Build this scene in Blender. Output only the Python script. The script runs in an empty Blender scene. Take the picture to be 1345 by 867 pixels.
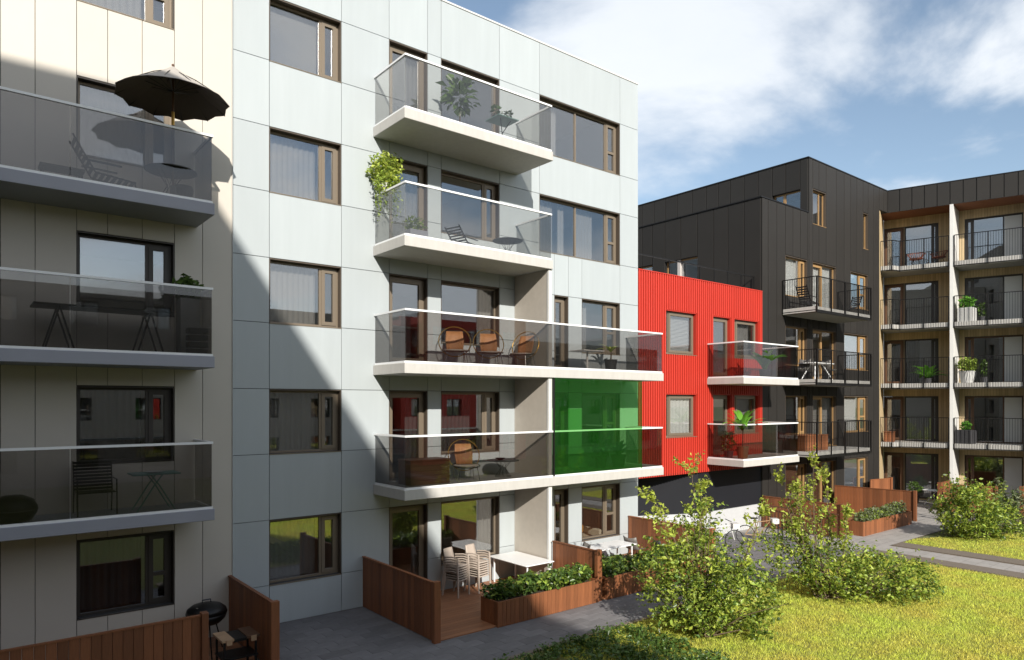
import bpy, math, random
import numpy as np
from mathutils import Vector, Matrix
R = math.radians
rng = random.Random(7)
scene = bpy.context.scene
C = scene.collection
G = -0.05                       # level of the paving

# ------------------------------------------------------------------ camera
cam_d = bpy.data.cameras.new('camera'); cam = bpy.data.objects.new('camera', cam_d); C.objects.link(cam)
cam.location = (0, 0, 5.07)
cam.rotation_euler = (R(90), 0, R(51.156 - 90))
cam_d.sensor_width = 36.0; cam_d.lens = 36.0 * 916.58 / 1345.0
cam_d.shift_y = (529.07 - 433.5) / 1345.0
cam_d.clip_start = 0.1; cam_d.clip_end = 3000
scene.camera = cam

# ------------------------------------------------------------------ sky, sun, exposure
LIGHT = Vector((0.39, 1.0, -0.558)).normalized()
SUN_EL = math.asin(-LIGHT.z); SUN_AZ = math.atan2(-LIGHT.x, -LIGHT.y)
world = bpy.data.worlds.new('World'); scene.world = world; world.use_nodes = True
nt = world.node_tree; nt.nodes.clear()
def N(t, **kw):
    n = nt.nodes.new(t)
    for k, v in kw.items(): setattr(n, k, v)
    return n
L = lambda a, b: nt.links.new(a, b)
out = N('ShaderNodeOutputWorld'); bg = N('ShaderNodeBackground'); bg.inputs['Strength'].default_value = 0.112
sky = N('ShaderNodeTexSky', sky_type='NISHITA'); sky.sun_disc = False
sky.sun_elevation = SUN_EL; sky.sun_rotation = SUN_AZ % (2 * math.pi)
sky.altitude = 100; sky.air_density = 1.0; sky.dust_density = 1.0; sky.ozone_density = 1.2
tc = N('ShaderNodeTexCoord'); sep = N('ShaderNodeSeparateXYZ'); L(tc.outputs['Generated'], sep.inputs[0])
zc = N('ShaderNodeMath', operation='MAXIMUM'); zc.inputs[1].default_value = 0.0; L(sep.outputs['Z'], zc.inputs[0])
za = N('ShaderNodeMath', operation='ADD'); za.inputs[1].default_value = 0.22; L(zc.outputs[0], za.inputs[0])
dx = N('ShaderNodeMath', operation='DIVIDE'); L(sep.outputs['X'], dx.inputs[0]); L(za.outputs[0], dx.inputs[1])
dy = N('ShaderNodeMath', operation='DIVIDE'); L(sep.outputs['Y'], dy.inputs[0]); L(za.outputs[0], dy.inputs[1])
cb = N('ShaderNodeCombineXYZ'); L(dx.outputs[0], cb.inputs[0]); L(dy.outputs[0], cb.inputs[1])
CLOUD_OFF = (1.3, 5.2, 1.0)
mp = N('ShaderNodeMapping'); mp.inputs['Location'].default_value = CLOUD_OFF; L(cb.outputs[0], mp.inputs[0])
nz = N('ShaderNodeTexNoise'); nz.inputs['Scale'].default_value = 1.15; nz.inputs['Detail'].default_value = 9; nz.inputs['Roughness'].default_value = 0.55; nz.inputs['Distortion'].default_value = 0.25
L(mp.outputs[0], nz.inputs['Vector'])
cr = N('ShaderNodeValToRGB'); cr.color_ramp.elements[0].position = 0.415; cr.color_ramp.elements[1].position = 0.57; cr.color_ramp.interpolation = 'EASE'
L(nz.outputs['Fac'], cr.inputs[0])
nz2 = N('ShaderNodeTexNoise'); nz2.inputs['Scale'].default_value = 3.0; nz2.inputs['Detail'].default_value = 6; L(mp.outputs[0], nz2.inputs['Vector'])
cl = N('ShaderNodeMixRGB'); cl.inputs[1].default_value = (6.5, 6.9, 7.4, 1); cl.inputs[2].default_value = (8.3, 8.5, 8.7, 1); L(nz2.outputs['Fac'], cl.inputs[0])
ck = N('ShaderNodeMath', operation='MULTIPLY'); ck.inputs[1].default_value = 0.86; L(cr.outputs[0], ck.inputs[0])
mx = N('ShaderNodeMixRGB'); L(ck.outputs[0], mx.inputs[0])
hs = N('ShaderNodeHueSaturation'); hs.inputs['Hue'].default_value = 0.494; hs.inputs['Saturation'].default_value = 0.88; hs.inputs['Value'].default_value = 1.18; L(sky.outputs[0], hs.inputs['Color'])
L(hs.outputs[0], mx.inputs[1]); L(cl.outputs[0], mx.inputs[2])
L(mx.outputs[0], bg.inputs[0]); L(bg.outputs[0], out.inputs[0])

sd = bpy.data.lights.new('sun', 'SUN'); sd.energy = 5.0; sd.angle = R(0.55); sd.color = (1.0, 0.94, 0.85)
sun = bpy.data.objects.new('sun', sd); C.objects.link(sun); sun.location = (-30, -60, 60)
sun.rotation_euler = LIGHT.to_track_quat('-Z', 'Y').to_euler()
vs = scene.view_settings; vs.view_transform = 'Standard'; vs.look = 'None'; vs.gamma = 1; vs.exposure = 0.3; vs.use_curve_mapping = False
scene.cycles.max_bounces = 8; scene.cycles.diffuse_bounces = 2; scene.cycles.glossy_bounces = 4
scene.cycles.transmission_bounces = 4; scene.cycles.transparent_max_bounces = 24
scene.cycles.use_denoising = True; scene.cycles.caustics_reflective = False; scene.cycles.caustics_refractive = False

# ------------------------------------------------------------------ materials
M = {}
def mat(name, col, rough=0.6, metal=0.0, var=0.0, vscale=3.0, bump=0.0, bscale=60.0, island=0.0, objrand=0.0, spec=0.5, transl=0.0, stretch=None, dark=None):
    m = bpy.data.materials.new(name); m.use_nodes = True; t = m.node_tree; n = t.nodes; b = n['Principled BSDF']
    b.inputs['Roughness'].default_value = rough; b.inputs['Metallic'].default_value = metal
    b.inputs['Specular IOR Level'].default_value = spec
    rgb = n.new('ShaderNodeRGB'); rgb.outputs[0].default_value = (*col, 1); cur = rgb.outputs[0]
    tcn = n.new('ShaderNodeTexCoord'); vec = tcn.outputs['Object']
    if stretch:
        mpn = n.new('ShaderNodeMapping'); mpn.inputs['Scale'].default_value = stretch; t.links.new(vec, mpn.inputs[0]); vec = mpn.outputs[0]
    def scale(cur, src, lo, hi):
        mr = n.new('ShaderNodeMapRange'); mr.inputs['To Min'].default_value = lo; mr.inputs['To Max'].default_value = hi
        t.links.new(src, mr.inputs[0])
        mul = n.new('ShaderNodeVectorMath'); mul.operation = 'SCALE'; t.links.new(cur, mul.inputs[0]); t.links.new(mr.outputs[0], mul.inputs['Scale'])
        return mul.outputs[0]
    if var:
        tx = n.new('ShaderNodeTexNoise'); tx.inputs['Scale'].default_value = vscale; tx.inputs['Detail'].default_value = 5; t.links.new(vec, tx.inputs['Vector'])
        if dark:
            rp = n.new('ShaderNodeMapRange'); rp.inputs['From Min'].default_value = 0.35; rp.inputs['From Max'].default_value = 0.68; t.links.new(tx.outputs['Fac'], rp.inputs[0])
            mxn = n.new('ShaderNodeMixRGB'); mxn.inputs[2].default_value = (*dark, 1); t.links.new(rp.outputs[0], mxn.inputs[0]); t.links.new(cur, mxn.inputs[1]); cur = mxn.outputs[0]
        else: cur = scale(cur, tx.outputs['Fac'], 1 - var * 1.6, 1 + var * 1.6)
    if island:
        ge = n.new('ShaderNodeNewGeometry'); cur = scale(cur, ge.outputs['Random Per Island'], 1 - island, 1 + island)
    if objrand:
        oi = n.new('ShaderNodeObjectInfo'); cur = scale(cur, oi.outputs['Random'], 1 - objrand, 1 + objrand)
    t.links.new(cur, b.inputs['Base Color'])
    if bump:
        bt = n.new('ShaderNodeTexNoise'); bt.inputs['Scale'].default_value = bscale; bt.inputs['Detail'].default_value = 4; t.links.new(vec, bt.inputs['Vector'])
        bn = n.new('ShaderNodeBump'); bn.inputs['Strength'].default_value = bump; bn.inputs['Distance'].default_value = 0.02
        t.links.new(bt.outputs['Fac'], bn.inputs['Height']); t.links.new(bn.outputs[0], b.inputs['Normal'])
    if transl:
        tr = n.new('ShaderNodeBsdfTranslucent'); t.links.new(cur, tr.inputs[0])
        ms = n.new('ShaderNodeMixShader'); ms.inputs[0].default_value = transl
        t.links.new(b.outputs[0], ms.inputs[1]); t.links.new(tr.outputs[0], ms.inputs[2]); t.links.new(ms.outputs[0], n['Material Output'].inputs[0])
    M[name] = m; return m
def glass(name, tint, ior=1.6, haze=0.0, film=None):
    m = bpy.data.materials.new(name); m.use_nodes = True; t = m.node_tree; n = t.nodes; n.clear()
    o = n.new('ShaderNodeOutputMaterial'); tr = n.new('ShaderNodeBsdfTransparent'); tr.inputs[0].default_value = (*tint, 1)
    gl = n.new('ShaderNodeBsdfGlossy'); gl.inputs['Roughness'].default_value = haze; gl.inputs[0].default_value = (0.95, 0.97, 1, 1)
    # Schlick reflectance from the facing angle, the same from both sides of the pane
    f0 = ((ior-1)/(ior+1))**2; lw = n.new('ShaderNodeLayerWeight'); lw.inputs[0].default_value = 0.5
    pw = n.new('ShaderNodeMath'); pw.operation = 'POWER'; pw.inputs[1].default_value = 5.0; t.links.new(lw.outputs['Facing'], pw.inputs[0])
    fr = n.new('ShaderNodeMath'); fr.operation = 'MULTIPLY_ADD'; fr.inputs[1].default_value = 1-f0; fr.inputs[2].default_value = f0; t.links.new(pw.outputs[0], fr.inputs[0])
    ms = n.new('ShaderNodeMixShader'); t.links.new(fr.outputs[0], ms.inputs[0]); t.links.new(tr.outputs[0], ms.inputs[1]); t.links.new(gl.outputs[0], ms.inputs[2])
    last = ms
    if film:   # coloured film that scatters a little light
        df = n.new('ShaderNodeBsdfTranslucent'); df.inputs[0].default_value = (*film, 1); d2_ = n.new('ShaderNodeBsdfDiffuse'); d2_.inputs[0].default_value = (*film, 1)
        m1 = n.new('ShaderNodeMixShader'); m1.inputs[0].default_value = 0.5; t.links.new(df.outputs[0], m1.inputs[1]); t.links.new(d2_.outputs[0], m1.inputs[2])
        last = n.new('ShaderNodeMixShader'); last.inputs[0].default_value = 0.10; t.links.new(ms.outputs[0], last.inputs[1]); t.links.new(m1.outputs[0], last.inputs[2])
    t.links.new(last.outputs[0], o.inputs[0]); M[name] = m; return m

mat('white_panel', (0.41, 0.45, 0.465), 0.42, var=0.045, vscale=1.6, objrand=0.035, bump=0.02, bscale=25, stretch=(2.5, 2.5, 0.3))
mat('joint', (0.05, 0.05, 0.05), 0.8)
mat('beige_panel', (0.55, 0.515, 0.455), 0.5, var=0.03, vscale=1.2, objrand=0.02)
mat('white_paint', (0.62, 0.62, 0.60), 0.45, var=0.03, vscale=2)
mat('white_metal', (0.82, 0.83, 0.84), 0.35)
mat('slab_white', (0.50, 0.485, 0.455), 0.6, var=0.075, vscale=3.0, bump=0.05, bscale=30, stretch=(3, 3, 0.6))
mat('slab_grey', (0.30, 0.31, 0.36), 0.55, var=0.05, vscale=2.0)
mat('balcony_floor', (0.32, 0.31, 0.30), 0.7, var=0.08)
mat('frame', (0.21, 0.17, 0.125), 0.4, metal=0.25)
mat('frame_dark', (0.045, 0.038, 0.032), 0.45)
mat('lining', (0.085, 0.066, 0.05), 0.5)
mat('fin', (0.50, 0.455, 0.395), 0.75, var=0.06, vscale=6, bump=0.06, bscale=80)
mat('red', (0.52, 0.038, 0.022), 0.5, var=0.09, vscale=1.5, stretch=(3, 3, 0.25))
mat('black_wall', (0.012, 0.013, 0.017), 0.6, spec=0.25, var=0.1, vscale=2)
mat('plinth', (0.50, 0.51, 0.52), 0.6, var=0.06)
mat('dark_panel', (0.0265, 0.0245, 0.0225), 0.55, spec=0.22, var=0.06, vscale=1.5, objrand=0.06)
mat('dark_joint', (0.008, 0.008, 0.008), 0.7)
mat('wood_frame', (0.33, 0.20, 0.085), 0.45, var=0.15, vscale=8, stretch=(6, 6, 0.6))
mat('wood_dark', (0.10, 0.048, 0.024), 0.5, var=0.2, vscale=6, stretch=(6, 6, 0.6))
mat('clad_wood', (0.46, 0.35, 0.20), 0.65, var=0.15, vscale=5, stretch=(8, 8, 0.5), island=0.14)
mat('soffit', (0.20, 0.075, 0.035), 0.55, var=0.15, vscale=4, stretch=(1, 8, 1))
mat('fin_white', (0.60, 0.60, 0.585), 0.7, var=0.05, vscale=3)
mat('black_metal', (0.016, 0.015, 0.015), 0.4, metal=0.5)
mat('fence_wood', (0.225, 0.082, 0.032), 0.55, var=0.22, vscale=5, stretch=(9, 9, 0.7), objrand=0.26, bump=0.15, bscale=12)
mat('deck_wood', (0.30, 0.13, 0.06), 0.55, var=0.2, vscale=5, stretch=(0.7, 9, 9), objrand=0.14)
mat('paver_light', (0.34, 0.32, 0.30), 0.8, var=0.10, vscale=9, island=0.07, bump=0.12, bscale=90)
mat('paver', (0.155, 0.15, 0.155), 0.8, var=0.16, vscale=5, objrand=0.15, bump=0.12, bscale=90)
mat('kerb', (0.17, 0.14, 0.11), 0.85, var=0.15, vscale=14, bump=0.2, bscale=60)
mat('lawn_soil', (0.17, 0.19, 0.045), 0.95, var=0.25, vscale=6, dark=(0.19, 0.165, 0.05))
mat('grass', (0.66, 0.75, 0.13), 0.6, island=0.6, transl=0.5, var=0.3, vscale=0.9, dark=(0.72, 0.66, 0.14))
mat('leaf', (0.28, 0.375, 0.06), 0.42, island=0.6, transl=0.4)
mat('leaf_yellow', (0.43, 0.50, 0.08), 0.42, island=0.45, transl=0.42)
mat('leaf_dark', (0.085, 0.15, 0.03), 0.35, island=0.45, transl=0.3)
mat('leaf_bright', (0.17, 0.42, 0.05), 0.32, island=0.3, transl=0.35, objrand=0.25)
mat('leaf_grey', (0.17, 0.20, 0.10), 0.5, island=0.4, transl=0.3)
mat('bark', (0.14, 0.10, 0.065), 0.85, var=0.2, vscale=20)
mat('soil', (0.05, 0.035, 0.025), 0.95, var=0.3, vscale=20)
mat('room_wall', (0.50, 0.47, 0.45), 0.8); mat('room_floor', (0.24, 0.17, 0.11), 0.5, var=0.15, vscale=4)
mat('curtain', (0.23, 0.215, 0.20), 0.85, var=0.05); mat('curtain_dark', (0.06, 0.058, 0.056), 0.85, var=0.1)
mat('blind_white', (0.74, 0.73, 0.70), 0.7)
mat('blind', (0.42, 0.41, 0.39), 0.7)
mat('beige_plastic', (0.46, 0.39, 0.33), 0.5, objrand=0.05); mat('white_top', (0.86, 0.86, 0.85), 0.35)
mat('grey_plastic', (0.16, 0.15, 0.14), 0.5); mat('dark_grey', (0.05, 0.05, 0.055), 0.6)
mat('wicker', (0.42, 0.20, 0.085), 0.6, var=0.25, vscale=30); mat('cushion', (0.55, 0.50, 0.45), 0.9)
mat('steel', (0.55, 0.55, 0.55), 0.25, metal=1.0); mat('mint', (0.16, 0.30, 0.27), 0.4)
mat('canvas', (0.44, 0.41, 0.375), 0.85, var=0.05, transl=0.12); mat('canvas_dark', (0.11, 0.085, 0.07), 0.9, transl=0.1)
mat('terracotta', (0.36, 0.13, 0.06), 0.7, var=0.1); mat('concrete', (0.24, 0.24, 0.235), 0.8, var=0.12, vscale=12, bump=0.1)
mat('timber_light', (0.42, 0.27, 0.16), 0.5, var=0.15, vscale=6); mat('rust_red', (0.22, 0.06, 0.03), 0.5)
mat('orange_cloth', (0.62, 0.27, 0.04), 0.9); mat('cream_cloth', (0.60, 0.52, 0.38), 0.9); mat('tyre', (0.02, 0.02, 0.02), 0.8)
mat('brass', (0.55, 0.33, 0.08), 0.35, metal=0.8); mat('cream_wall', (0.34, 0.31, 0.27), 0.7, var=0.04); mat('far_ground', (0.13, 0.15, 0.06), 0.95, var=0.3, vscale=0.05)
glass('window_glass', (0.88, 0.89, 0.89), 2.35); glass('balcony_glass', (0.80, 0.795, 0.78), 1.65); glass('green_glass', (0.55, 0.82, 0.52), 1.6, film=(0.06, 0.34, 0.05))
glass('smoke_glass', (0.66, 0.645, 0.63), 1.6)

# ------------------------------------------------------------------ mesh helpers
OFF = {}
class MB:
    def __init__(s): s.v = []; s.f = []
    def add(s, vs_, fs):
        o = len(s.v); s.v += [tuple(p) for p in vs_]; s.f += [tuple(i + o for i in f) for f in fs]; return s
    def box(s, x0, x1, y0, y1, z0, z1):
        return s.add([(x0,y0,z0),(x1,y0,z0),(x1,y1,z0),(x0,y1,z0),(x0,y0,z1),(x1,y0,z1),(x1,y1,z1),(x0,y1,z1)],
                     [(0,3,2,1),(4,5,6,7),(0,1,5,4),(1,2,6,5),(2,3,7,6),(3,0,4,7)])
    def prism(s, pts, z0, z1):
        n = len(pts); a = sum(pts[i][0]*pts[(i+1)%n][1]-pts[(i+1)%n][0]*pts[i][1] for i in range(n))
        if a < 0: pts = pts[::-1]
        return s.add([(x,y,z0) for x,y in pts]+[(x,y,z1) for x,y in pts],
              [tuple(range(n))[::-1], tuple(range(n,2*n))]+[(i,(i+1)%n,n+(i+1)%n,n+i) for i in range(n)])
    def bar(s, a, b, w=0.02, h=None, up=(0,0,1)):
        a = Vector(a); b = Vector(b); d = (b-a).normalized(); u = Vector(up)
        if abs(d.dot(u)) > 0.98: u = Vector((0,1,0))
        r = d.cross(u).normalized()*w/2; u = r.cross(d).normalized()*(h or w)/2
        q = [a-r-u, a+r-u, a+r+u, a-r+u, b-r-u, b+r-u, b+r+u, b-r+u]
        return s.add(q, [(0,1,2,3),(7,6,5,4),(0,4,5,1),(1,5,6,2),(2,6,7,3),(3,7,4,0)])
    def tube(s, pts, r, n=6, close=False):
        pts = [Vector(p) for p in pts]; m = len(pts); rs = r if isinstance(r, (list, tuple)) else [r]*m
        vs_ = []; prev = None
        for i, p in enumerate(pts):
            if close: d = pts[(i+1)%m]-pts[i-1]
            else: d = pts[min(i+1,m-1)]-pts[max(i-1,0)]
            d.normalize()
            if prev is None:
                prev = d.cross(Vector((0,0,1)) if abs(d.z) < 0.9 else Vector((1,0,0))).normalized()
            u = (prev - d*prev.dot(d)).normalized(); prev = u; w = d.cross(u)
            for k in range(n):
                t = 2*math.pi*k/n; vs_.append(p + (u*math.cos(t)+w*math.sin(t))*rs[i])
        fs = [(i*n+k, i*n+(k+1)%n, ((i+1)%m)*n+(k+1)%n, ((i+1)%m)*n+k) for i in range(m if close else m-1) for k in range(n)]
        if not close: fs += [tuple(range(n))[::-1], tuple(range((m-1)*n, m*n))]
        return s.add(vs_, fs)
    def lathe(s, prof, c=(0,0,0), n=20):
        vs_ = []; m = len(prof)
        for r, z in prof:
            for k in range(n):
                t = 2*math.pi*k/n; vs_.append((c[0]+r*math.cos(t), c[1]+r*math.sin(t), c[2]+z))
        fs = [(i*n+k, i*n+(k+1)%n, (i+1)*n+(k+1)%n, (i+1)*n+k) for i in range(m-1) for k in range(n)]
        fs += [tuple(range(n))[::-1], tuple(range((m-1)*n, m*n))]
        return s.add(vs_, fs)
    def grid(s, rows, thick=None):
        n = len(rows[0]); vs_ = [p for r in rows for p in r]
        return s.add(vs_, [(i*n+j, i*n+j+1, (i+1)*n+j+1, (i+1)*n+j) for i in range(len(rows)-1) for j in range(n-1)])
    def rot(s, ang, c=(0,0)):
        ca, sa = math.cos(ang), math.sin(ang)
        s.v = [(c[0]+(x-c[0])*ca-(y-c[1])*sa, c[1]+(x-c[0])*sa+(y-c[1])*ca, z) for x,y,z in s.v]; return s
    def move(s, dx_, dy_, dz_): s.v = [(x+dx_,y+dy_,z+dz_) for x,y,z in s.v]; return s
    def build(s, name, m, parent=None, smooth=False, bevel=0, solid=0):
        o_ = OFF.get(parent.name, (0,0,0)) if parent else (0,0,0)
        me = bpy.data.meshes.new(name); me.from_pydata([(x-o_[0],y-o_[1],z-o_[2]) for x,y,z in s.v], [], s.f); me.update()
        me.materials.append(M[m])
        if smooth:
            me.polygons.foreach_set('use_smooth', [True]*len(me.polygons))
        o = bpy.data.objects.new(name, me); C.objects.link(o)
        if parent: o.parent = parent; OFF[o.name] = o_
        if solid:
            md = o.modifiers.new('solid', 'SOLIDIFY'); md.thickness = solid
        if bevel:
            md = o.modifiers.new('bevel', 'BEVEL'); md.width = bevel; md.segments = 1; md.limit_method = 'ANGLE'
        return o
def tag(o, label=None, cat=None, group=None, kind=None):
    if label: o['label'] = label
    if cat: o['category'] = cat
    if group: o['group'] = group
    if kind: o['kind'] = kind
    return o
def thing(name, label, cat, loc=(0,0,0), rz=0, group=None, local=False):
    """An Empty at the thing's base. Its parts are given in world coordinates unless it is local."""
    o = bpy.data.objects.new(name, None); C.objects.link(o); o.location = loc; o.rotation_euler = (0,0,rz); o.empty_display_size = 0.2
    OFF[o.name] = (0,0,0) if (local or rz) else tuple(loc)
    return tag(o, label, cat, group)
_cache = {}
def piece(name, m, dims, loc, parent, chamfer=0.004):
    """A box piece that shares its mesh with every other of the same size."""
    key = (name, m, tuple(round(d,3) for d in dims))
    me = _cache.get(key)
    if me is None:
        x, y, z = [d/2 for d in dims]; c = min(chamfer, x*0.4, y*0.4, z*0.4)
        b = MB().add([(-x+c,-y,-z+c),(x-c,-y,-z+c),(x-c,-y,z-c),(-x+c,-y,z-c),(-x,-y+c,-z),(x,-y+c,-z),(x,-y+c,z),(-x,-y+c,z),
                      (-x,y,-z),(x,y,-z),(x,y,z),(-x,y,z)],
                     [(0,1,2,3),(4,5,1,0),(5,6,2,1),(6,7,3,2),(7,4,0,3),(8,11,10,9),(4,8,9,5),(5,9,10,6),(6,10,11,7),(7,11,8,4)])
        me = bpy.data.meshes.new(name); me.from_pydata(b.v, [], b.f); me.materials.append(M[m]); me.update(); _cache[key] = me
    o = bpy.data.objects.new(name, me); C.objects.link(o); o.parent = parent
    f = OFF.get(parent.name, (0,0,0)); o.location = (loc[0]-f[0], loc[1]-f[1], loc[2]-f[2]); OFF[o.name] = f
    return o
def npmesh(name, verts, nper, m, parent=None, quads=None):
    """verts (n*nper,3): many equal small polygons given by the index lists in quads."""
    o_ = np.array(OFF.get(parent.name, (0,0,0)) if parent else (0,0,0)); v = (np.asarray(verts, dtype=np.float64)-o_).astype(np.float32)
    cnt = len(v)//nper; me = bpy.data.meshes.new(name)
    me.vertices.add(len(v)); me.vertices.foreach_set('co', v.ravel())
    idx = np.concatenate([(np.arange(cnt)[:,None]*nper + np.array(q)[None,:])[:,None,:] for q in quads], axis=1) if len({len(q) for q in quads}) == 1 else None
    k = len(quads[0]); flat = idx.reshape(-1).astype(np.int32); npoly = cnt*len(quads)
    me.loops.add(len(flat)); me.loops.foreach_set('vertex_index', flat)
    me.polygons.add(npoly); me.polygons.foreach_set('loop_start', np.arange(0, len(flat), k, dtype=np.int32))
    me.materials.append(M[m]); me.update(calc_edges=True); me.validate()
    o = bpy.data.objects.new(name, me); C.objects.link(o)
    if parent: o.parent = parent; OFF[o.name] = tuple(o_)
    return o
def leaf_cloud(name, cen, size, m, parent, seed=0, up=0.5, aspect=0.55, axis=None):
    """Small folded leaves (4 corners, 2 faces) spread at the given centres."""
    r = np.random.RandomState(seed); cen = np.asarray(cen); n = len(cen)
    d = r.normal(size=(n,3)) if axis is None else np.asarray(axis)+r.normal(size=(n,3))*0.5
    d[:,2] = d[:,2]*0.7; d /= np.linalg.norm(d,axis=1)[:,None]
    nn = r.normal(size=(n,3)); nn[:,2] += up*2; nn -= d*(nn*d).sum(1)[:,None]; nn /= np.linalg.norm(nn,axis=1)[:,None]
    s_ = np.cross(d, nn); sz = (size*(0.5+1.05*r.rand(n)**1.4))[:,None]
    base = cen-d*sz*0.5; tip = cen+d*sz*0.5-nn*sz*0.10; l = cen+s_*sz*aspect*0.5+nn*sz*0.10; q = cen-s_*sz*aspect*0.5+nn*sz*0.10
    v = np.stack([base,l,tip,q],1).reshape(-1,3)
    o = npmesh(name, v, 4, m, parent, [(0,1,2),(0,2,3)]); o['kind'] = 'stuff'; return o
# ------------------------------------------------------------------ ground
def sheet(name, pts, z, m):
    o = MB().add([(x,y,z) for x,y in pts], [tuple(range(len(pts)))]).build(name, m); return tag(o, kind='structure')
sheet('ground', [(-500,-500),(700,-500),(700,700),(-500,700)], G-0.03, 'far_ground')
sheet('lawn', [(-30,-40),(24.25,-40),(24.25,10.9),(-30,10.9)], G-0.012, 'lawn_soil')
# a big bed of paving: base slab with recessed joints, stones on top
sheet('pavement', [(-30,10.98),(60,10.98),(60,40),(-30,40)], G-0.016, 'kerb')
pave = tag(bpy.data.objects.new('paving_stones', None), kind='structure'); C.objects.link(pave); OFF[pave.name] = (0,0,0)
stones = []
px_, py_ = 0.62, 0.31
def bonded(x0, x1, y0, y1):
    res = []; j = 0; y = y0
    while y < y1-0.02:
        x = x0 - (px_/2 if j % 2 else 0)
        while x < x1-0.02:
            a, b = max(x,x0), min(x+px_,x1)
            if b-a > 0.05: res.append((a,b,y,min(y+py_,y1)))
            x += px_
        y += py_; j += 1
    return res
near = [s for s in bonded(3.0,24.3,11.0,16.0) if (s[3] <= 12.56 or s[1] <= 8.05)]
near.sort(key=lambda s: s[0]**2+s[2]**2)
vis = [s for s in near if s[0] > 4.85-0.01*(s[2]-11)][:300]
for a,b,c_,d in vis:
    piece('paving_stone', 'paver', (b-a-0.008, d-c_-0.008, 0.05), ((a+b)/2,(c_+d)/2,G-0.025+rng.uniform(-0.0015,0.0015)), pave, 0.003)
keep = set(vis)
rest = MB()
for s in bonded(3.0-0.62*24,60,11.0,26):
    if s in keep: continue
    if 4.87 < s[0] < 24.3 and s[3] <= 12.56 and s in near: pass
    if s[0] < 3.0 and s[2] > 14: continue
    if any(abs(s[0]-k[0])<1e-6 and abs(s[2]-k[2])<1e-6 for k in ()): continue
    if 3.0 <= s[0] < 24.3 and any((s[0]+.01 < k[1] and s[1]-.01 > k[0] and s[2]+.01 < k[3] and s[3]-.01 > k[2]) for k in vis): continue
    z = G+rng.uniform(-0.0015,0.0015)
    rest.add([(s[0]+.004,s[2]+.004,z),(s[1]-.004,s[2]+.004,z),(s[1]-.004,s[3]-.004,z),(s[0]+.004,s[3]-.004,z)], [(0,1,2,3)])
fv = MB(); nv = MB()
for f_ in rest.f:
    q_ = [rest.v[i] for i in f_]; (fv if q_[0][0] > 24.3 else nv).add(q_, [(0,1,2,3)])
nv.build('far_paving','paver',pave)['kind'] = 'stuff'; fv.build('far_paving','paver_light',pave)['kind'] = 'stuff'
# path across the lawn with its edging strips
path = MB()
y = -20.0
while y < 10.9:
    for i in range(2):
        path.add([(25.02+.6*i+.004,y+.004,G),(25.62+.6*i-.004,y+.004,G),(25.62+.6*i-.004,y+.396,G),(25.02+.6*i+.004,y+.396,G)], [(0,1,2,3)])
    y += 0.4
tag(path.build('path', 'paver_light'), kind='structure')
sheet('path_bed', [(24.9,-40),(26.4,-40),(26.4,10.98),(24.9,10.98)], G-0.006, 'kerb')
for nm,(x0,x1) in (('kerb',(24.25,24.98)),('kerb',(26.26,27.05))):
    k = MB().box(x0,x1,-40,10.9,G-0.05,G+0.035).build(nm,'kerb'); tag(k, kind='structure')
tag(MB().box(5.0,24.25,10.86,10.98,G-0.05,G+0.012).build('lawn_edging','kerb'), kind='structure')
sheet('lawn', [(27.05,-40),(60,-40),(60,8.6),(33.0,8.9),(29.5,10.2),(28.2,10.9),(27.05,10.9)], G+0.008, 'lawn_soil')
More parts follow.
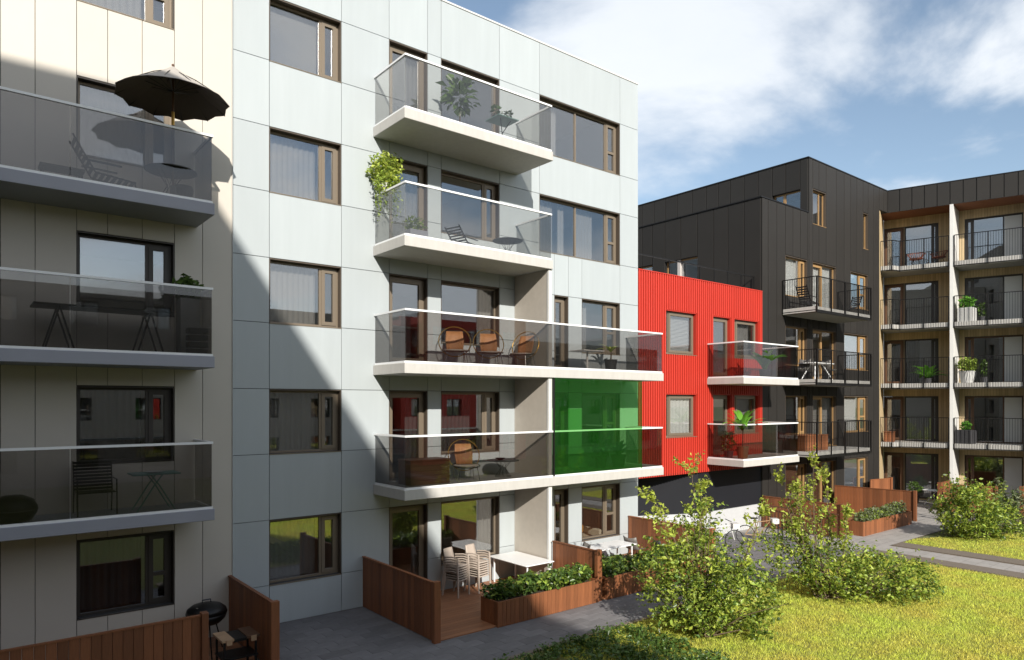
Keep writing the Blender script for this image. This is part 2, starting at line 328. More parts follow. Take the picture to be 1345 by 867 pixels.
# ------------------------------------------------------------------ building kit
FL = 3.02
def panels(b, name, m, xs, zfun, opens, yf, th=0.03, gap=0.012, wall=True, wm='joint', depth=0.26):
    """Cladding panels of a face in the plane y=yf with open joints over a backing wall; openings are left free."""
    back = MB()
    for i in range(len(xs)-1):
        zs = zfun(i)
        for j in range(len(zs)-1):
            x0,x1,z0,z1 = xs[i],xs[i+1],zs[j],zs[j+1]; cx,cz = (x0+x1)/2,(z0+z1)/2
            if any(o[0]-0.01 < cx < o[1]+0.01 and o[2] < cz < o[3] for o in opens): continue
            piece(name, m, (x1-x0-gap, th, z1-z0-gap), (cx, yf+th/2, cz), b, 0.003)
            back.box(x0,x1,yf+th+0.004,yf+depth,z0,z1)
    if wall: back.build('wall', wm, b)
def window(b, x0, x1, z0, z1, yf, cols, fm='frame', rev=0.17, curtain=None, lm='lining', fw=0.055, parts=None):
    """Frame (with its reveal lining) as the part, panes and curtain under it. cols: (x_from, x_to, kind)."""
    y0 = yf+rev; f = MB(); e = 0.004
    w = MB()
    w.box(x0+e,x1-e,yf+0.012,y0+0.02,z1-0.03,z1-e); w.box(x0+e,x0+0.022,yf+0.012,y0,z0+0.0,z1-0.032); w.box(x1-0.022,x1-e,yf+0.012,y0,z0+0.0,z1-0.032)
    f.box(x0+0.022,x1-0.022,y0,y0+0.07,z1-fw-0.032,z1-0.032); f.box(x0+0.022,x1-0.022,y0,y0+0.07,z0+e,z0+fw)
    zb, zt = z0+fw, z1-fw-0.032
    f.box(x0+0.022,x0+fw+0.022,y0,y0+0.07,zb,zt); f.box(x1-fw-0.022,x1-0.022,y0,y0+0.07,zb,zt)
    panes = []
    xa0, xb0 = x0+fw+0.022, x1-fw-0.022
    for k,(a,c,kind) in enumerate(cols):
        a = max(a,xa0); c = min(c,xb0)
        if k: f.box(a-0.03,a+0.03,y0-0.002,y0+0.072,zb,zt); a += 0.03
        if k < len(cols)-1: c -= 0.03
        if kind == 'fix': panes.append((a,c,zb,zt))
        else:
            s = 0.085 if kind != 'door' else 0.10
            f.box(a,a+s,y0-0.02,y0+0.05,zb,zt); f.box(c-s,c,y0-0.02,y0+0.05,zb,zt)
            f.box(a+s,c-s,y0-0.02,y0+0.05,zt-s,zt); f.box(a+s,c-s,y0-0.02,y0+0.05,zb,zb+s)
            if kind == 'split':
                zm = zb+(zt-zb)*0.42
                f.box(a+s,c-s,y0-0.02,y0+0.05,zm-0.04,zm+0.04)
                panes += [(a+s,c-s,zb+s,zm-0.04),(a+s,c-s,zm+0.04,zt-s)]
            elif kind == 'solid':
                f.box(a+s,c-s,y0,y0+0.03,zb+s,zt-s)
            else: panes.append((a+s,c-s,zb+s,zt-s))
    wo = f.build('window' if z0 > 0 and cols[0][2] != 'door' else 'window', fm, b)
    w.build('lining', lm, wo)
    # sill
    MB().box(x0-0.0,x1+0.0,yf-0.012,y0,z0-0.02,z0-0.001).build('sill', fm, wo)
    for p in panes:
        MB().box(p[0]-0.005,p[1]+0.005,y0+0.022,y0+0.034,p[2]-0.005,p[3]+0.005).build('pane','window_glass',wo)
    for cu in ([curtain] if curtain and not isinstance(curtain, list) else (curtain or [])):
        kind, ca, cb_ = cu[:3]; zlo = z0+0.05 if len(cu) < 4 else cu[3]
        if kind == 'roller':
            MB().box(ca,cb_,y0+.14,y0+.15,zlo,z1-.06).build('roller_blind','curtain',wo)
        elif kind == 'white':
            n_ = max(6,int((cb_-ca)/0.05)); rows = [[(ca+(cb_-ca)*i/n_, y0+0.12+0.02*math.cos(i*math.pi*0.5), zz) for i in range(n_+1)] for zz in (zlo,z1-.05)]
            MB().grid(rows).build('curtain','blind_white',wo,smooth=True)
        elif kind in ('blind','blindw'):
            bl = MB(); n_ = int((z1-0.1-zlo)/0.05)
            for q in range(n_):
                zz = zlo+q*0.05; bl.add([(ca,y0+0.13,zz),(cb_,y0+0.13,zz),(cb_,y0+0.16,zz+0.042),(ca,y0+0.16,zz+0.042)],[(0,1,2,3)])
            bl.build('blind','blind' if kind == 'blind' else 'blind_white',wo)
        else:
            n_ = max(6,int((cb_-ca)/0.032)); rows = []
            for zz in (zlo, z1-0.05):
                rows.append([(ca+(cb_-ca)*i/n_, y0+0.20+0.018*math.cos(i*math.pi*0.5+ (0.3 if zz>zlo else 0)), zz) for i in range(n_+1)])
            MB().grid(rows).build('curtain','curtain' if kind=='light' else 'curtain_dark',wo,smooth=True)
    return wo
def shell(b, x0,x1,y0,y1,levels,back,roof_z,room='room_wall', sides=True, parts=()):
    """Floors, ceilings and walls inside, so that rooms stand behind the glass; and the outer box."""
    fl = MB(); ce = MB(); wl = MB()
    for z in levels:
        fl.box(x0+.02,x1-.02,y0+.27,y0+back,z-.06,z); ce.box(x0+.02,x1-.02,y0+.27,y0+back,z-.30,z-.064)
    ce.box(x0+.02,x1-.02,y0+.27,y0+back,roof_z-.7,roof_z-.45)
    fl.build('room_floor','room_floor',b); ce.build('ceiling',room,b)
    wl.box(x0+.02,x1-.02,y0+back+.002,y0+back+.15,levels[0],roof_z-.72)
    for p in parts: wl.box(p-.06,p+.06,y0+.27,y0+back,levels[0],roof_z-.72)
    wl.build('room_wall',room,b)
def glass_rail(bal, segs, z0, z1, gm='balcony_glass', rail_m='white_metal', pane_w=1.35, clamp=0.05, skip=()):
    """segs: list of ((x,y),(x,y)). Glass panes with small gaps, a hand rail on top and a clamp strip on the slab."""
    rl = MB(); cs = MB()
    for k,(p,q) in enumerate(segs):
        p, q = Vector((*p,0)), Vector((*q,0)); d = q-p; ln = d.length; d.normalize()
        rl.bar(p+Vector((0,0,z1-0.02))-d*0.02, q+Vector((0,0,z1-0.02))+d*0.02, 0.055, 0.045)
        cs.bar(p+Vector((0,0,z0+clamp/2)), q+Vector((0,0,z0+clamp/2)), 0.05, clamp)
        n_ = max(1, round(ln/pane_w))
        for i in range(n_):
            a = p+d*(ln*i/n_+0.006); b_ = p+d*(ln*(i+1)/n_-0.006); zc_ = (z0+clamp+z1-0.045)/2
            MB().bar(a+Vector((0,0,zc_)), b_+Vector((0,0,zc_)), 0.014, z1-0.045-z0-clamp).build('glass_panel', gm, bal)
    rl.build('hand_rail', rail_m, bal); cs.build('clamp_rail', rail_m, bal)
def bar_rail(bal, pts, z0, z1, step=0.105, posts=True, m='black_metal'):
    r = MB()
    for k in range(len(pts)-1):
        p, q = Vector((*pts[k],0)), Vector((*pts[k+1],0)); d = q-p; ln = d.length; d.normalize()
        r.bar(p+Vector((0,0,z1)), q+Vector((0,0,z1)), 0.045, 0.035); r.bar(p+Vector((0,0,z0+0.03)), q+Vector((0,0,z0+0.03)), 0.03, 0.03)
        n_ = max(1,int(ln/step))
        for i in range(1,n_):
            a = p+d*(ln*i/n_); r.bar(a+Vector((0,0,z0+.04)), a+Vector((0,0,z1-.02)), 0.014, 0.014)
        m_ = max(1, round(ln/1.25))
        for i in range(m_+ (1 if k == len(pts)-2 else 0)):
            a = p+d*(ln*i/m_); MB().bar(a+Vector((0,0,z0-0.02)), a+Vector((0,0,z1)), 0.05, 0.05).build('post', m, bal)
    r.build('bar_railing', m, bal)['kind'] = 'stuff'

# ------------------------------------------------------------------ white building
wb = thing('apartment_building','white panelled apartment building with brown windows and glass balconies','building',(11.7,16,G))
Y = 16.0
heads = [2.37+FL*k for k in range(5)]
sillA = [0.87+FL*k for k in range(5)]
xs = [4.88,5.72,7.50,8.82,9.98,10.41,12.42,13.03,13.96,14.57,15.17,15.76,17.55,18.46]
WTOP = 16.02
op = []
def W(x0,x1,z0,z1,cols,**kw):
    op.append((x0,x1,z0,z1)); window(wb,x0,x1,z0,z1,Y,cols,**kw)
for k in range(5):
    h = heads[k]; f = FL*k
    W(5.72,7.50,sillA[k],h,[(5.72,7.02,'fix'),(7.02,7.50,'cas')], curtain=('light' if k in (3,2) else 'light',5.8,6.98) if k != 4 else ('roller',5.8,6.98), fm='frame')
    W(8.82,9.98,f+0.06,h,[(8.82,9.98,'door')], fm='frame', curtain=None if k in (0,2) else ('light' if k>2 else 'dark',9.5,9.9))
    W(10.41,12.42,f+0.66,h,[(10.41,12.42,'fix')] if k not in (1,3) else [(10.41,11.95,'fix'),(11.95,12.42,'cas')], fm='frame', curtain=('dark',10.5,11.6) if k==1 else (('light',11.9,12.35) if k in (2,0) else None))
    if k >= 3:
        W(13.96,17.55,f+0.64,h,[(13.96,15.62,'fix'),(15.62,17.0,'fix'),(17.0,17.55,'split')], curtain=[('light',14.0,14.95)] if k==4 else [('light',14.0,14.8),('light',15.05,15.3),('light',15.7,16.6)])
    else:
        W(14.57,15.17,f+0.06,h,[(14.57,15.17,'door')], curtain=('light',14.65,14.9))
        W(15.76,17.55,f+0.64,h,[(15.76,16.95,'fix'),(16.95,17.55,'split')], curtain=[('light',15.85,16.3)] if k == 2 else ([('light',17.0,17.4)] if k==1 else None))
def zf(i):
    z = [G]
    x0, x1 = xs[i], xs[i+1]
    for k in range(5):
        s = sillA[k]
        if 8.8 < x0 < 9.9 or (14.5 < x0 < 15.1 and k < 3): s = FL*k+0.06
        elif 10.4 < x0 < 12 or (x0 > 13.9 and x1 < 17.6): s = FL*k+ (0.66 if x0 < 13 else 0.64)
        z += [s, heads[k]]
    z.append(WTOP); return sorted(z)
# columns that only split in the lower three storeys are joined above
panels(wb,'panel','white_panel',[4.88,5.72,7.50,8.82,9.98,10.41,12.42,13.96],lambda i: zf([0,1,2,3,4,5,6][i]),op,Y)
def zlow(i):
    z = [G]
    for k in range(3): z += [FL*k+0.06 if i == 1 else FL*k+0.64, heads[k]]
    z.append(FL*3+0.64); return z
panels(wb,'panel','white_panel',[13.96,14.57,15.17,15.76,17.55],zlow,op,Y)
panels(wb,'panel','white_panel',[13.96,17.55],lambda i:[FL*3+0.64,heads[3],FL*4+0.64,heads[4],WTOP],op,Y)
panels(wb,'panel','white_panel',[17.55,18.46],lambda i:[G]+sorted([FL*k+0.64 for k in range(5)]+heads)+[WTOP],op,Y)
shell(wb,4.88,18.46,Y,Y+9,[FL*k+(0.02 if k == 0 else 0) for k in range(5)],5.2,16.0,parts=(8.2,13.05))
MB().box(4.9,18.44,Y+.27,Y+12,15.4,15.9).build('roof','white_paint',wb)
MB().box(4.88,18.46,Y-.02,Y+.27,WTOP+.002,WTOP+.05).build('parapet_cap','white_paint',wb)
MB().box(18.43,18.46,Y+.03,Y+12,G,16.0).build('side_wall','white_panel',wb)
MB().box(4.9,18.43,Y+11.9,Y+12,G,16.0).build('rear_wall','white_panel',wb)
tops = {1:3.0,2:6.02,3:9.04,4:12.06}
for k in (1,2,3,4):
    zt = tops[k]; long = k < 3; xr_ = 17.88 if long else 13.09; yf_ = 14.42
    bal = MB().box(8.36,xr_,yf_,Y-.002,zt-.25,zt).build('balcony','slab_white',wb,bevel=0.008)
    MB().box(8.46,xr_-.1,yf_+.1,Y-.02,zt+.002,zt+.02).build('floor_finish','balcony_floor',bal)
    yg = yf_+.045
    segs = [((8.41,Y-.03),(8.41,yg)),((8.41,yg),(xr_-.05,yg)),((xr_-.05,yg),(xr_-.05,Y-.03))]
    glass_rail(bal,segs,zt,zt+1.29,gm='balcony_glass' if k > 2 else 'smoke_glass',pane_w=1.55)
fin = MB().box(12.98,13.095,14.56,Y-.003,G,8.785).build('fin_wall','fin',wb)
MB().box(12.972,13.10,14.485,14.558,G,8.784).build('edge_trim','white_paint',fin)
# full height green glass screen on the first floor balcony
gs = MB().box(13.12,16.80,14.425,14.442,3.06,5.755).build('green_screen','green_glass',wb)
MB().box(13.105,13.135,14.40,14.46,3.02,5.76).build('screen_post','black_metal',gs)
MB().box(16.80,16.83,14.42,14.45,3.02,5.76).build('screen_post','green_glass',gs)

# ------------------------------------------------------------------ beige building on the left
bb = thing('apartment_building','beige clad apartment building half in shade at the left edge','building',(1.5,15.9,G))
YB = 15.9; ob = []
for k in range(5):
    for (a,b_) in ((1.92,3.68),(-1.04,0.72)):
        ob.append((a,b_,0.85+FL*k,2.39+FL*k))
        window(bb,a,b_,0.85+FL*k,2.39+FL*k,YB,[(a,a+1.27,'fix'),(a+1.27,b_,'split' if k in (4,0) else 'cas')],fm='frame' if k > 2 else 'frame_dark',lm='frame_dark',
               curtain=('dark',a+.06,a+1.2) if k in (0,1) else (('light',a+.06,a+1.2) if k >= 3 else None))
zw = sorted([0.85+FL*k for k in range(5)]+[2.39+FL*k for k in range(5)])
panels(bb,'panel','beige_panel',[-3.4,-2.8,-2.2,-1.6,-1.04],lambda i:[G,16.3],ob,YB,gap=0.010)
panels(bb,'panel','beige_panel',[-1.04,-.42,.18,.72],lambda i:[G]+zw+[16.3],ob,YB,gap=0.010)
panels(bb,'panel','beige_panel',[.72,1.25,1.92],lambda i:[G,16.3],ob,YB,gap=0.010)
panels(bb,'panel','beige_panel',[1.92,2.45,3.07,3.68],lambda i:[G]+zw+[16.3],ob,YB,gap=0.010)
panels(bb,'panel','beige_panel',[3.68,4.24,4.86],lambda i:[G,16.3],ob,YB,gap=0.010)
shell(bb,-3.4,4.86,YB,YB+9,[FL*k+(.02 if k==0 else 0) for k in range(5)],4.5,16.3,parts=(1.3,))
MB().box(-3.4,4.84,YB+.27,YB+12,15.8,16.28).build('roof','white_paint',bb)
MB().box(-3.4,-3.3,YB+.27,YB+12,G,15.7).build('side_wall','beige_panel',bb)
MB().box(4.861,4.868,YB-.02,YB+.09,G,16.3).build('corner_trim','white_paint',bb)
for k,(zt) in enumerate((2.95,6.0,9.06)):
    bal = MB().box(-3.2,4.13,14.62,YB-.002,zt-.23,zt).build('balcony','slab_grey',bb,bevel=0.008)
    glass_rail(bal,[((4.08,YB-.03),(4.08,14.66)),((4.08,14.66),(-3.15,14.66)),((-3.15,14.66),(-3.15,YB-.03))],zt,zt+(1.34,1.37,1.37)[k],gm='smoke_glass',pane_w=2.4,clamp=.045)

# ------------------------------------------------------------------ red building
rb = thing('apartment_building','bright red corrugated apartment building between white and black ones','building',(22.3,16,G))
ored = []
def ribs(b, x0, x1, z0, z1, yf, m, pitch=0.13, d=0.09):
    mb = MB(); n_ = int(round((x1-x0)/pitch))
    if n_ < 1 or z1-z0 < 0.02: return mb
    p = (x1-x0)/n_; prof = []
    for i in range(n_):
        a = x0+i*p; prof += [(a,yf+d),(a+p*.34,yf+d),(a+p*.42,yf),(a+p*.94,yf)]
    prof.append((x1,yf+d))
    return mb.grid([[(x,y,z0) for x,y in prof],[(x,y,z1) for x,y in prof]])
# openings: big window column, door and window behind the balcony
rw = [(19.97,21.78),(22.80,23.97),(24.20,25.95)]
clad = MB(); wallr = MB()
xr = [18.47,19.97,21.78,22.80,23.97,24.20,25.95,26.2]
RZ0, RZ1 = 2.45, 9.67
for k in (1,2):
    h = 2.38+FL*k; f = FL*k
    for j,(a,c) in enumerate(rw):
        z0 = (f+.80, f+.06, f+.82)[j]
        ored.append((a,c,z0,h))
        cols = ([(a,a+.30,'fix'),(a+.30,c,'cas')],[(a,c,'door')],[(a,a+.28,'fix'),(a+.28,c,'cas')])[j]
        cur = None
        if j == 0: cur = ('blind' if k == 2 else 'white',a+.36,c-.08)
        if j == 2: cur = ('light',a+.36,c-.25)
        window(rb,a,c,z0,h,Y+.01,cols,fm='frame',lm='red',rev=.15,curtain=cur)
for i in range(len(xr)-1):
    x0,x1 = xr[i],xr[i+1]; zs = [RZ0]
    for o in sorted(ored,key=lambda o:o[2]):
        if o[0]-.01 < (x0+x1)/2 < o[1]+.01: zs += [o[2],o[3]]
    zs.append(RZ1)
    for j in range(0,len(zs)-1,2):
        g_ = ribs(rb,x0,x1,zs[j],zs[j+1],Y,'red'); clad.add(g_.v,g_.f); wallr.box(x0,x1,Y+.095,Y+.28,zs[j],zs[j+1])
clad.build('corrugated_cladding','red',rb,smooth=False); wallr.build('wall','red',rb)
MB().box(18.47,26.19,Y-.012,Y+.30,RZ1+.001,RZ1+.03).build('parapet_cap','red',rb)
shell(rb,18.47,26.2,Y,Y+9,[FL,FL*2],4.0,RZ1+.2,parts=(22.3,))
MB().box(18.47,26.19,Y+.27,Y+12,8.95,9.1).build('terrace_floor','concrete',rb)
MB().box(18.47,26.19,Y+.03,Y+9,2.46,2.52).build('soffit','black_wall',rb)
# base: black wall set back towards the garage entrance, white plinth
pb = [(18.45,17.7),(22.0,16.12),(26.18,16.06)]
base = MB(); pl = MB()
for (a,b_) in ((pb[0],pb[1]),(pb[1],pb[2])):
    base.prism([a,b_,(b_[0],b_[1]+.2),(a[0],a[1]+.2)],.9,2.458); pl.prism([(a[0],a[1]-.05),(b_[0],b_[1]-.05),(b_[0],b_[1]+.2),(a[0],a[1]+.2)],G,.898)
base.build('base_wall','black_wall',rb); pl.build('plinth','plinth',rb)
for k,zt in ((1,2.97),(2,6.0)):
    bal = MB().box(22.39,26.26,14.42,Y-.002,zt-.24,zt).build('balcony','slab_white',rb,bevel=.008)
    glass_rail(bal,[((22.44,Y-.03),(22.44,14.465)),((22.44,14.465),(26.2,14.465)),((26.2,14.465),(26.2,Y-.03))],zt,zt+1.32,gm='smoke_glass',pane_w=1.9)
tr_ = MB().box(18.6,26.1,Y+.30,Y+.34,10.29,10.33)
for i in range(9): tr_.box(18.7+i*.92,18.73+i*.92,Y+.305,Y+.335,9.1,10.288)
tr_.build('terrace_railing','black_metal',rb)

# ------------------------------------------------------------------ black building
kb = thing('apartment_building','black metal clad apartment building with stepped roof and timber windows','building',(32,16,G))
od = []
KT = 16.05
seamF = [26.18,26.64,27.31,28.0,28.61,29.24,29.83,30.31,30.86,31.52,32.48,33.26,33.91,34.55,35.2,35.75,36.36,37.0]
def DW(x0,x1,z0,z1,cols,**kw):
    od.append((x0,x1,z0,z1)); window(kb,x0,x1,z0,z1,Y,cols,fm='wood_frame',lm='lining',rev=.14,fw=.05,**kw)
DW(30.31,31.52,13.16,14.74,[(30.31,31.1,'fix'),(31.1,31.52,'fix')])
DW(35.2,35.75,12.72,14.49,[(35.2,35.75,'fix')])
for k in range(4):
    h = 2.38+FL*k; f = FL*k
    DW(28.0,29.83,f+.66,h,[(28.0,29.35,'fix'),(29.35,29.83,'cas')],curtain=('white',28.1,29.7) if k == 3 else None)
    DW(30.31,32.48,f+.06,h,[(30.31,31.35,'door'),(31.35,32.48,'fix')],curtain=('white' if k == 3 else 'light',30.5,32.3) if k in (1,3) else None)
    DW(33.91 if k == 3 else 33.26,35.75,f+.64,h,[(33.3,35.0,'fix'),(35.0,35.75,'split')],curtain=('white',33.4,34.9) if k == 1 else None)
def zd(i):
    x = (seamF[i]+seamF[i+1])/2; top = 13.58 if x < 29.95 else KT
    z = [G,top]
    for o in od:
        if o[0]-.01 < x < o[1]+.01: z += [o[2],o[3]]
    return sorted(z)
seam2 = [s for s in seamF if s < 29.9]+[29.98]+[s for s in seamF if s > 30.2]
seamF = seam2
panels(kb,'panel','dark_panel',seamF,zd,od,Y,th=.035,gap=.036,wm='dark_joint')
panels(kb,'panel','dark_panel',[37.0,37.5,37.93],lambda i:[14.93,KT],[],Y,th=.035,gap=.036,wm='dark_joint')
shell(kb,26.2,37.0,Y,Y+9,[FL*k+(.02 if k==0 else 0) for k in range(4)],4.2,13.4,parts=(32.9,))
MB().box(26.24,29.97,Y+.27,Y+14,13.2,13.45).build('terrace_floor','concrete',kb)
MB().box(26.10,29.96,Y-.015,Y+.27,13.582,13.63).box(26.10,26.42,Y+.272,Y+12,13.582,13.63).build('parapet_cap','black_metal',kb)
MB().box(29.90,37.94,Y-.015,Y+.27,KT+.002,KT+.05).box(29.90,30.2,Y+.272,Y+14,KT+.002,KT+.05).build('parapet_cap','black_metal',kb)
MB().box(30.0,37.9,Y+.27,Y+14,15.4,15.9).build('roof','black_wall',kb)
# faces that look along -X: panels in the plane x = const, built in a turned frame
def sidepanels(x, ys, zfun, opens):
    back = MB()
    for i in range(len(ys)-1):
        zs = zfun(i)
        for j in range(len(zs)-1):
            cy,cz = (ys[i]+ys[i+1])/2,(zs[j]+zs[j+1])/2
            if any(o[0]-.01 < cy < o[1]+.01 and o[2] < cz < o[3] for o in opens): continue
            piece('panel','dark_panel',(.035,abs(ys[i+1]-ys[i])-.034,zs[j+1]-zs[j]-.014),(x+.0175,cy,cz),kb,.003)
            back.box(x+.04,x+.24,min(ys[i],ys[i+1]),max(ys[i],ys[i+1]),zs[j],zs[j+1])
    back.build('wall','dark_joint',kb)
yl = [16.04,16.82,17.61,18.33,19.2,20.11,21.02,21.77,22.4,23.2,24,24.8,25.6,26.4,27.2,28]
osl = [(19.2,21.02,9.16,11.67),(21.77,23.2,9.16,11.67)]
sidepanels(26.14,yl,lambda i:[9.1,11.67,13.58] if any(o[0]-.01<(yl[i]+yl[i+1])/2<o[1]+.01 for o in osl) else [9.1,13.58],osl)
yt = [16.04,16.41,17.1,17.77,18.51,19.26,20.03,20.71,21.43,22.28,23.25,24.02,24.8,25.65,26.5,27.3,28.1,29,30]
ost = [(16.41,17.77,13.7,14.73)]
sidepanels(29.93,yt,lambda i:[13.5,14.73,KT] if (16.41<(yt[i]+yt[i+1])/2<17.77) else [13.5,KT],[(16.41,17.77,13.4,14.73)])
for (y0,y1,z0,z1,x,fm) in ((19.2,21.02,9.12,11.67,26.18,'wood_frame'),(21.77,23.2,9.12,11.67,26.18,'wood_frame'),(16.41,17.77,13.5,14.73,29.97,'wood_frame')):
    f = MB(); xx = x+.14
    f.box(xx,xx+.07,y0,y0+.06,z0,z1); f.box(xx,xx+.07,y1-.06,y1,z0,z1); f.box(xx,xx+.07,y0+.06,y1-.06,z1-.06,z1); f.box(xx,xx+.07,y0+.06,y1-.06,z0,z0+.06)
    ym = y0+(y1-y0)*.62; f.box(xx-.01,xx+.08,ym-.06,ym+.06,z0+.06,z1-.06)
    wo = f.build('window',fm,kb)
    MB().box(xx+.02,xx+.035,y0+.05,ym-.055,z0+.05,z1-.05).build('pane','window_glass',wo); MB().box(xx+.02,xx+.035,ym+.055,y1-.05,z0+.05,z1-.05).build('pane','window_glass',wo)
rm = MB().box(26.5,26.6,18,24,9.1,13.3) if False else MB()
MB().box(29.9,29.96,18.2,27.9,9.1,13.1).build('room_wall','room_wall',kb)
MB().box(33.5,33.6,16.3,28,13.4,15.3).build('room_wall','room_wall',kb)
for k,zt in ((1,3.03),(2,6.05),(3,9.05)):
    bal = MB().box(27.71,32.61,14.50,Y-.002,zt-.22,zt).build('balcony','slab_white',kb,bevel=.006)
    MB().box(27.70,32.62,14.46,14.498,zt-.26,zt-.16).build('edge_beam','black_metal',bal)
    MB().box(27.80,32.5,14.6,Y-.02,zt-.245,zt-.222).build('soffit','concrete',bal)
    bar_rail(bal,[(27.72,Y-.03),(27.72,14.47),(32.60,14.47),(32.60,Y-.03)],zt-.18,zt+1.23)

# ------------------------------------------------------------------ angled timber building on the right
RA = math.atan2(-.9563,.2924)
tb = thing('apartment_building','black topped timber clad apartment building at right with white fin walls','building',(37.93,16.0,G),RA,local=True)
def TZ(z): return z-G
ot = []
BAYW = 3.0
nb = 4
def TW(x0,x1,z0,z1,cols,fm='frame_dark',**kw):
    ot.append((x0,x1,TZ(z0),TZ(z1))); window(tb,x0,x1,TZ(z0),TZ(z1),1.7,cols,fm=fm,lm='frame_dark',rev=.10,fw=.05,**kw)
for k in range(5):
    h = 2.40+FL*k; f = FL*k+.03
    TW(-.36,.60,f,h,[(-.36,.60,'door')],fm='wood_dark',curtain=('dark',-.25,.5))
    TW(.62,2.18,f,h,[(.62,1.88,'fix'),(1.88,2.18,'cas')],curtain=('dark',.7,1.3) if k==2 else None)
    for q in range(3):
        o_ = 3.0*q
        TW(3.33+o_,5.75+o_,f,h,[(3.33+o_,3.70+o_,'cas'),(3.70+o_,4.96+o_,'fix'),(4.96+o_,5.75+o_,'fix')],fm='wood_dark' if k < 3 else 'frame_dark',curtain=[('light',5.0+o_,5.7+o_)])
        MB().box(5.0+o_,5.70+o_,1.775,1.795,TZ(f)+.06,TZ(h)-.09).build('infill_panel','white_paint',tb)
# vertical boards over the inner wall
def boards(b, x0, x1, z0, z1, y, m, w=.12):
    n_ = max(1,round((x1-x0)/w)); p = (x1-x0)/n_; mb = MB()
    for i in range(n_): mb.box(x0+i*p+.003,x0+(i+1)*p-.003,y,y+.022,z0,z1)
    return mb
bd = MB(); bw = MB()
xb_ = [-.36,.60,.62,2.18,3.33,5.75,6.33,8.75,9.33,11.75,12.3]
for i in range(len(xb_)-1):
    x0,x1 = xb_[i],xb_[i+1]; zs = [0.0]
    for o in sorted(ot,key=lambda o:o[2]):
        if o[0]-.005 < (x0+x1)/2 < o[1]+.005: zs += [o[2],o[3]]
    zs.append(TZ(15.0))
    for j in range(0,len(zs)-1,2):
        if zs[j+1]-zs[j] < .03: continue
        g_ = boards(tb,x0,x1,zs[j],zs[j+1],1.7,'clad_wood'); bd.add(g_.v,g_.f); bw.box(x0,x1,1.724,1.9,zs[j],zs[j+1])
bd.build('cladding','clad_wood',tb)['kind'] = 'stuff'; bw.build('wall','dark_joint',tb)
# left closing wall, boarded
MB().prism([(-.257,-.84),(-.36,1.70),(-.50,1.70),(-.40,-.84)],0,TZ(14.9)).build('side_wall','clad_wood',tb)
sf = MB().box(-.36,12.3,.04,1.7,TZ(14.93),TZ(14.96)).build('soffit','soffit',tb)
for i in range(22):
    piece('panel','dark_panel',(.55-.034,.035,1.12),(.275+i*.55,.0175,TZ(15.49)),tb,.003)
MB().box(.0,12.1,.04,.24,TZ(14.965),TZ(16.04)).build('fascia_wall','dark_joint',tb)
MB().box(.0,12.1,-.015,.26,TZ(16.052),TZ(16.10)).build('parapet_cap','black_metal',tb)
MB().box(-.10,.010,.012,.25,TZ(14.94),TZ(16.05)).build('corner_trim','dark_panel',tb)
MB().box(.0,12.1,.27,12,TZ(15.4),TZ(15.9)).build('roof','black_wall',tb)
fl = MB(); cz = MB()
for k in range(5):
    z = TZ(FL*k+.02); fl.box(-.36,12.1,1.92,6,z-.06,z)
    if k: cz.box(-.36,12.1,1.92,6,z-.5,z-.064)
cz.box(-.36,12.1,1.92,6,TZ(14.8),TZ(15.0)); fl.build('room_floor','room_floor',tb); cz.build('ceiling','room_wall',tb)
rw_ = MB().box(-.36,12.1,6.0,6.1,0,TZ(15)); 
for q in (2.95,5.95,8.95): rw_.box(q-.05,q+.05,1.92,5.99,0,TZ(15))
rw_.build('room_wall','room_wall',tb)
for q in range(4):
    a = 2.74+BAYW*q
    MB().prism([(a,-.03),(a+.15,-.03),(a+.34,1.698),(a+.24,1.698)],0,TZ(14.928)).build('fin_wall','fin_white',tb)
for k in range(1,5):
    zt = TZ(FL*k+.02); zb_ = zt-.24
    out_ = [(-.27,-.5),(.25,-.5),(.56,0.0),(2.70,0.0)]
    bal = MB().prism(out_+[(2.95,1.69),(-.35,1.69)],zb_+.02,zt).build('balcony','slab_white',tb)
    MB().prism([(x,y+.05) for x,y in out_]+[(2.94,1.68),(-.34,1.68)],zb_-.03,zb_+.018).build('soffit','concrete',bal)
    bar_rail(bal,[(-.27,-.52),(.26,-.52),(.57,-.03),(2.70,-.03)],zb_-.02,zt+1.28)
    for q in range(3):
        o_ = BAYW*q
        bal = MB().prism([(2.93+o_,0),(5.70+o_,0),(5.95+o_,1.69),(3.12+o_,1.69)],zb_+.02,zt).build('balcony','slab_white',tb)
        MB().prism([(2.93+o_,.05),(5.70+o_,.05),(5.94+o_,1.68),(3.13+o_,1.68)],zb_-.03,zb_+.018).build('soffit','concrete',bal)
        bar_rail(bal,[(2.93+o_,-.03),(5.70+o_,-.03)],zb_-.02,zt+1.28)

